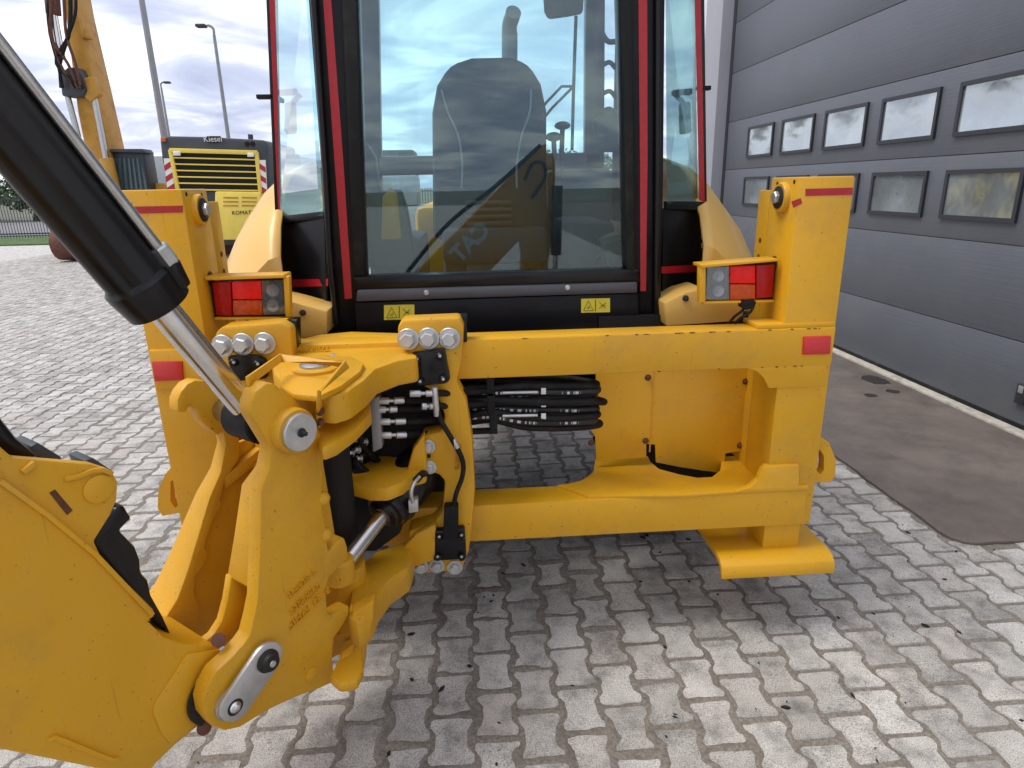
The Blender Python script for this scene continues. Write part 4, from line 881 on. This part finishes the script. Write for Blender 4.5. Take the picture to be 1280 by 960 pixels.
# --- hose loops behind the beam
for k in range(9):
    rr = random.Random(k+11); y = 481+k*6.2; w = 2.165+.014*(k % 3); xe = 750+rr.uniform(-9, 10); yo = rr.uniform(-8, 8); f = (k-4)
    wig = [PY(572, y+rr.uniform(-5, 5), w), PY(614, 505+f*5.0, w-.012), PY(655, y+yo*.7, w-.018), PY(700, y+yo, w-.014), PY(738, y+yo*.5, w+.0)]
    e = PY(xe, y+yo*.2, w)
    back = [V((e.x-.004, e.y+.035, e.z-.006)), V((e.x-.04, e.y+.09, e.z-.01)), V((e.x-.16, e.y+.12, e.z)), V((-.1, e.y+.15, e.z+.02))]
    tube('hydraulic_hose', wig+back, .0155 if k % 2 else .0125, 'hose_print' if k in (1, 5, 7, 2) else 'rubber', bh, 12, 8, uv=True)
for x, y in ((614, 505), (617, 530), (613, 483)): P('hose_tie', [(x-5, y-14), (x+5, y-14), (x+5, y+13), (x-5, y+13)], 2.138, .012, 'rubber', bh, .003)
for y in (489, 505, 521): P('hose_band', [(676.5, y-4), (682.5, y-4), (682.5, y+4), (676.5, y+4)], 2.136, .004, 'white_ink', bh, .001)
for y in (491, 520): cyl('hose_end', PY(628, y, 2.137), PY(672, y-1, 2.14), .006, 'zinc', bh, .001, 10)
# --- swing post
ST = .17
kp = thing('tmp', (0, 0, 0), 'x', 'x'); bpy.data.objects.remove(kp)
def SP(name, pts, s, ext, m, par=bh, bevel=.008, holes=()):
    return prism(name, [PS(x, y, s) for x, y in pts], ext if isinstance(ext, list) else A_*ext, m, par, bevel, [[PS(x, y, s) for x, y in h] for h in holes])
RPL = [(313, 517), (314, 503), (320, 489), (333, 479), (343, 479), (354, 488), (372, 502), (392, 522), (404, 548), (406, 567), (403, 605), (404, 640), (409, 665), (411, 690), (422, 676), (431, 672), (435, 684), (435, 700), (412, 722), (408, 738), (410, 765), (414, 770), (437, 757), (437, 768), (427, 785), (418, 798), (416, 822), (420, 852), (400, 861), (370, 872), (340, 886), (318, 899), (300, 910), (282, 914), (267, 909), (257, 896), (254, 878), (259, 860), (270, 840), (290, 822), (305, 805), (312, 795), (318, 770), (322, 750), (325, 685), (326, 615), (336, 587), (339, 560), (330, 545)]
rpl = SP('swing_post_side', RPL, ST, -.05, 'cast', bh, .007)
# thick outer margin of the side plate, tapering wider towards the boom pin
ed = [(339, 560), (336, 587), (326, 615), (325, 685), (323, 742)]; th_ = [.05, .058, .085, .115, .14]
inn = [(385, 560), (382, 600), (378, 640), (372, 700), (366, 742)]
bm = bmesh.new()
pts = [PS(x, y, ST-.003) for x, y in ed+inn[::-1]]; add_prism(bm, pts, [A_*-(t-.003) for t in th_+th_[::-1]]); finish('post_margin', bm, 'cast', rpl, .006)
ed2 = [(323, 738), (318, 770), (311, 797), (300, 815), (270, 838)]; inn2 = [(345, 738), (340, 775), (330, 806), (312, 830), (285, 850)]
pts = [PS(x, y, ST) for x, y in ed2+inn2[::-1]]
bm = bmesh.new(); add_prism(bm, [p-A_*.115 for p in pts], A_*-.028); finish('post_inner_wall', bm, 'cast', rpl, .006)
SP('pocket_back', [(336, 735), (366, 735), (345, 830), (318, 830)], ST-.045, -.075, 'cast', rpl, .004)
LPL = [(222, 515), (222, 500), (226, 490), (234, 480), (244, 475), (258, 476), (275, 490), (290, 505), (300, 540), (300, 574), (282, 600), (276, 627), (280, 630), (267, 650), (260, 670), (256, 685), (261, 690), (256, 707), (245, 720), (243, 740), (250, 760), (247, 800), (228, 812), (205, 790), (207, 772), (222, 748), (235, 712), (247, 672), (262, 622), (276, 590), (282, 556), (279, 540), (272, 545), (252, 527), (244, 509), (236, 508), (234, 516)]
zz = [PS(x, y, -.12).z for x, y in LPL]
ex_ = [A_*-(.045+max(0, min(1, (1.0-z)/.45))*.10) for z in zz]
lpl = SP('swing_post_side', LPL, -.12, ex_, 'cast', bh, .007)
SP('post_web', [(282, 560), (330, 540), (345, 600), (345, 800), (250, 812), (222, 800), (240, 720), (258, 650), (276, 600)], -.150, -.014, 'cast', lpl, .003)
SP('post_brace', [(281, 597), (331, 556), (334, 570), (283, 611)], -.118, -.03, 'cast', lpl, .004)
# casting between the side plates
bm = bmesh.new()
add_prism(bm, [SW(.10, -.15, .42), SW(.14, -.15, 1.02), SW(.05, -.15, 1.02), SW(.02, -.15, .42)], A_*.20); core = finish('post_core', bm, 'cast', bh, .01)
for k, z in enumerate((.98, .88, .77, .66, .55)):
    prism('core_rib', [SW(.08, -.14, z), SW(.17+.02*k, -.14, z-.045), SW(.17+.02*k, -.14, z-.075), SW(.08, -.14, z-.05)], A_*.15, 'cast', core, .006)
prism('pivot_lug', [PZ(x, y, 1.075) for x, y in [(385, 520), (402, 560), (420, 553), (445, 535), (464, 516), (462, 500), (440, 488), (400, 488), (360, 500)]], (0, 0, -.04), 'cast', core, .01)
prism('lower_pivot_lug', [PZ(x, y, .41) for x, y in [(412, 846), (421, 826), (440, 815), (452, 808), (454, 836), (446, 852), (424, 856)]], (0, 0, -.03), 'cast', core, .008)
P('lower_pivot_cheek', [(438, 768), (468, 748), (467, 776), (456, 815), (454, 843), (446, 853), (424, 856), (416, 848), (424, 828), (440, 818), (447, 797), (436, 785)], 1.64, .06, 'cast', core, .012)
cyl('lower_lug_boss', (PIV.x, PIV.y, .27), (PIV.x, PIV.y, .325), .09, 'cast', core, .01)
prism('lower_web', [SW(.34, .06, .40), SW(.34, .06, .30), SW(-.04, .06, .28), SW(-.04, .06, .34)], A_*-.12, 'cast', core, .01)
for x, y in ((406, 623), (409.5, 668)): sphere('casting_knob', PS(x-3, y, ST-.01), .021, 'cast', rpl)
lathe('cast_boss', PS(389, 843, ST), A_, [(-.005, .02), (.004, .02), (.006, .015)], 'cast', rpl)
letters(rpl, PS(362, 786, ST), PS(392, 757, ST)-PS(362, 786, ST), (0, 0, 1), 13, .019, seed=8)
letters(rpl, PS(364, 768, ST), PS(392, 741, ST)-PS(364, 768, ST), (0, 0, 1), 8, .017, seed=9)
letters(rpl, PS(372, 756, ST), PS(392, 737, ST)-PS(372, 756, ST), (0, 0, 1), 4, .013, seed=10)
letters(rpl, PS(361, 748, ST), PS(389, 721, ST)-PS(361, 748, ST), (0, 0, 1), 9, .016, seed=12)
# top pin
pinc = PS(374, 540, ST+.035); pz = pinc.z; t_pin = (pinc-PIV).dot(D_)
bossc = SW(t_pin, ST, pz); lathe('pin_boss', bossc, A_, [(-.03, .060), (.026, .058), (.03, .055)], 'cast', rpl)
pd = lathe('pin_disc', SW(t_pin, ST+.026, pz), A_, [(0, .047), (.010, .049), (.016, .049), (.018, .047)], 'zinc', rpl)
lathe('grease_nipple', SW(t_pin, ST+.043, pz), A_, [(0, .012), (.004, .012), (.006, .007), (.018, .006), (.02, .004)], 'ink', pd, 12)
cyl('boom_cylinder_pin', SW(t_pin-.0, -.13, pz), SW(t_pin, ST, pz), .032, 'steel', rpl)
# boom foot pin and locking link
bp0 = PS(330, 823, ST+.012); bp1 = PS(290, 881, ST+.012); dl = (bp1-bp0).normalized(); nl = A_.cross(dl); r_ = .047
lk = []
for i in range(13): w = math.pi*i/12; lk.append(bp0-dl*math.sin(w)*r_+nl*math.cos(w)*r_)
for i in range(7): w = math.pi*i/6; lk.append(bp1+dl*math.sin(w)*r_*.75-nl*math.cos(w)*r_*.98)
lnk = prism('locking_link', lk, A_*.014, 'zinc', rpl, .003)
lathe('link_screw', bp0+A_*.014, A_, [(0, .030), (.006, .030), (.010, .024), (.02, .022), (.022, .014)], 'ink', lnk)
lathe('link_screw_head', bp0+A_*.036, A_, [(0, .009), (.003, .008)], 'zinc', lnk, 10)
lathe('link_dimple', bp1+A_*.0125, A_, [(0, .021), (.0022, .021), (.0025, .019)], 'ink', lnk); sphere('dimple_ball', bp1+A_*.008, .017, 'chrome', lnk)
cyl('boom_foot_pin', bp1-A_*.34, bp1, .04, 'steel', rpl)
for a, b in (((273, 800), (288, 806)), ((255, 910), (262, 918))): cyl('shim_washer', PS(*a, .11), PS(*a, .125), .017, 'brown_iron', rpl, .002)
bm = bmesh.new(); add_lathe(bm, bp1-A_*.068, A_, [(0, .076), (.006, .076)], 36); finish('gap_ring', bm, 'ink', rpl)  # black ring painting the thin dark gap between boss and boom
# --- boom
BA = [(0, 597), (60, 640), (118, 688), (193, 763), (194, 771), (185, 776), (205, 796), (230, 805), (272, 808), (284, 830), (284, 895), (262, 902), (248, 908), (220, 931), (190, 960), (184, 966), (120, 961), (0, 937)]
bpts = [SW(1.28, .10, 2.7)]+[PS(x, y, .10) for x, y in BA]+[SW(1.62, .10, 2.3)]
boom = prism('boom', bpts, A_*-.22, 'yellow', bh, .006)
BB = [(0, 558), (16, 572), (78, 577), (115, 580), (140, 588), (148, 603), (147, 625), (138, 645), (118, 677), (130, 702), (0, 630)]
lug = prism('boom_lug', [SW(1.22, .09, 2.7)]+[PS(x, y, .09) for x, y in BB]+[SW(1.35, .09, 2.6)], A_*-.03, 'yellow', boom, .006)
lathe('lug_boss', PS(123, 611, .09), A_, [(-.005, .03), (.004, .03), (.006, .026)], 'yellow', lug)
SP('lug_slot', [(62, 616), (69, 612), (91, 638), (84, 644)], .0915, -.004, 'rust', lug, 0)
strap('lug_weld', [PS(80, 598, .091), PS(95, 596, .091), PS(115, 588, .091), PS(128, 587, .091), PS(140, 592, .091)], .006, .005, 'yellow', lug)
strap('lug_rib', [PS(27, 590, .091), PS(43, 578, .091)], .009, .006, 'yellow', lug)
strap('boom_weld', [PS(0, 601, .1005), PS(60, 644, .1005), PS(118, 692, .1005), PS(190, 768, .1005)], .007, .005, 'yellow', boom)
SP('foot_doubler', [(235, 818), (195, 880), (192, 892), (202, 917), (214, 932), (248, 906), (268, 880), (276, 812)], .108, -.012, 'yellow', boom, .005)
strap('lower_flange_weld', [PS(58, 926, .1005), PS(68, 921, .1005), PS(140, 950, .1005), PS(148, 948, .1005)], .006, .005, 'yellow', boom)
SP('boom_hose_bundle', [(-60, 440), (0, 520), (22, 548), (52, 573), (20, 575), (-10, 560), (-60, 500)], .03, -.08, 'black', boom, .01)
SP('stop_block', [(38, 558), (47, 553), (78, 572), (76, 580), (44, 578)], -.02, -.08, 'charcoal', boom, .004)
SP('stop_block', [(105, 576), (116, 572), (143, 590), (140, 604), (112, 592)], -.02, -.08, 'charcoal', boom, .004)
SP('latch_hook', [(112, 678), (137, 645), (146, 633), (156, 632), (160, 640), (166, 649), (160, 653), (150, 664), (170, 684), (176, 700), (177, 716), (186, 726), (190, 745), (205, 772), (216, 796), (190, 772)], .03, -.10, 'black', boom, .008)
# --- boom cylinder
q0 = SW(t_pin, .02, pz); q1 = PS(196, 377, .02); qd = (q1-q0).normalized(); Lb = (q1-q0).length
bc = lathe('boom_cylinder', q1, qd, [(-.012, .062), (-.008, .072), (.05, .078), (.062, .078), (.07, .071), (.075, .069), (1.75, .069), (1.76, .05)], 'black', bh, 48)
cyl('cylinder_rod', q0, q1+qd*.05, .034, 'chrome', bc, 0, 36)
sl_ = lathe('rod_eye', q0-A_*.06, A_, [(0, .055), (.004, .06), (.108, .06), (.112, .055)], 'rubber', bc)
# steel supply line along the barrel
side = qd.cross((CAM-q1).normalized()).normalized()
if side.x < 0: side = -side
tow = (CAM-q1).normalized(); tow = (tow-qd*tow.dot(qd)).normalized()
ln = side*.072+tow*.034
cyl('supply_line', q1+ln+qd*.10, q1+ln+qd*1.7, .0115, 'steel', bc, 0, 16)
bm = bmesh.new(); add_lathe(bm, q1+ln+qd*.065, qd, [(0, .019), (.004, .0215), (.042, .0215), (.046, .018)], 6); finish('line_nut', bm, 'steel', bc, 0, ang=20)
cyl('line_port', q1+ln*.85+qd*.012, q1+ln+qd*.07, .021, 'black', bc, .003, 20)

# --- another digging arm standing across the yard, mirrored in the cab glass
RY = -1.0
arm = thing('digger_arm', (.1, RY, 0), 'yellow digger arm with pale lettering, visible only as mirror image in rear window', 'digger arm')
def RP_(x, y, dy=0):
    p = PY(x, y, 2*2.53-RY); return V((p.x, RY+dy, p.z))
prism('boom', [RP_(x, y) for x, y in [(505, 362), (526, 334), (614, 245), (672, 183), (684, 179), (694, 200), (695, 250), (684, 340), (655, 338), (650, 300), (600, 352)]], (0, -.25, 0), 'cast', arm, .01)
prism('stick', [RP_(x, y, -.05) for x, y in [(655, 300), (690, 300), (672, 458), (640, 458)]], (0, -.2, 0), 'cast', arm, .01)
tube('arm_hose', [RP_(505, 345, .05), RP_(560, 280, .05), RP_(620, 232, .05), RP_(675, 182, .05)], .02, 'rubber', arm)
tube('arm_hose', [RP_(655, 225, .05), RP_(665, 205, .06), RP_(678, 205, .06), RP_(680, 222, .06), RP_(664, 248, .05)], .016, 'rubber', arm)
cyl('arm_cylinder', RP_(696, 232, .05), RP_(694, 318, .05), .05, 'black', arm)
cyl('arm_rod', RP_(694, 318, .05), RP_(693, 345, .05), .025, 'chrome', arm)
prism('bucket', [RP_(x, y, .15) for x, y in [(630, 440), (690, 440), (700, 470), (680, 505), (620, 505), (610, 470)]], (0, -.6, 0), 'charcoal', arm, .03)
prism('boom_foot', [RP_(x, y, 0) for x, y in [(480, 380), (520, 340), (560, 350), (560, 512), (490, 512)]], (0, -.4, 0), 'charcoal', arm, .02)
# the lettering faces the cab and is read the right way round by someone standing there
text('lettering', 'CAT', RP_(588, 303, .004), V((-.72, 0, -.69)), V((-.5, 0, .87)), .21, 'logo_pale', arm, .002, bold=.008)

rr = random.Random(21)
for k in range(26):
    x = rr.choice((rr.uniform(.45, 1.2), rr.uniform(-.0, 1.2))); up_ = rr.random() < .7
    z = 1.209 if up_ else 1.076; s_ = rr.uniform(.003, .011)
    pts = [V((x+s_*u*rr.uniform(.6, 1.4), FY-.0128+(.0016 if v > 0 and up_ else 0), z+.0022*v*rr.uniform(.5, 1.3))) for u, v in ((-1, 0), (-.4, -1), (.5, -.8), (1, .2), (.3, .9), (-.5, .7))]
    prism('paint_chip', pts, (0, .0016, 0), 'rust', rf)
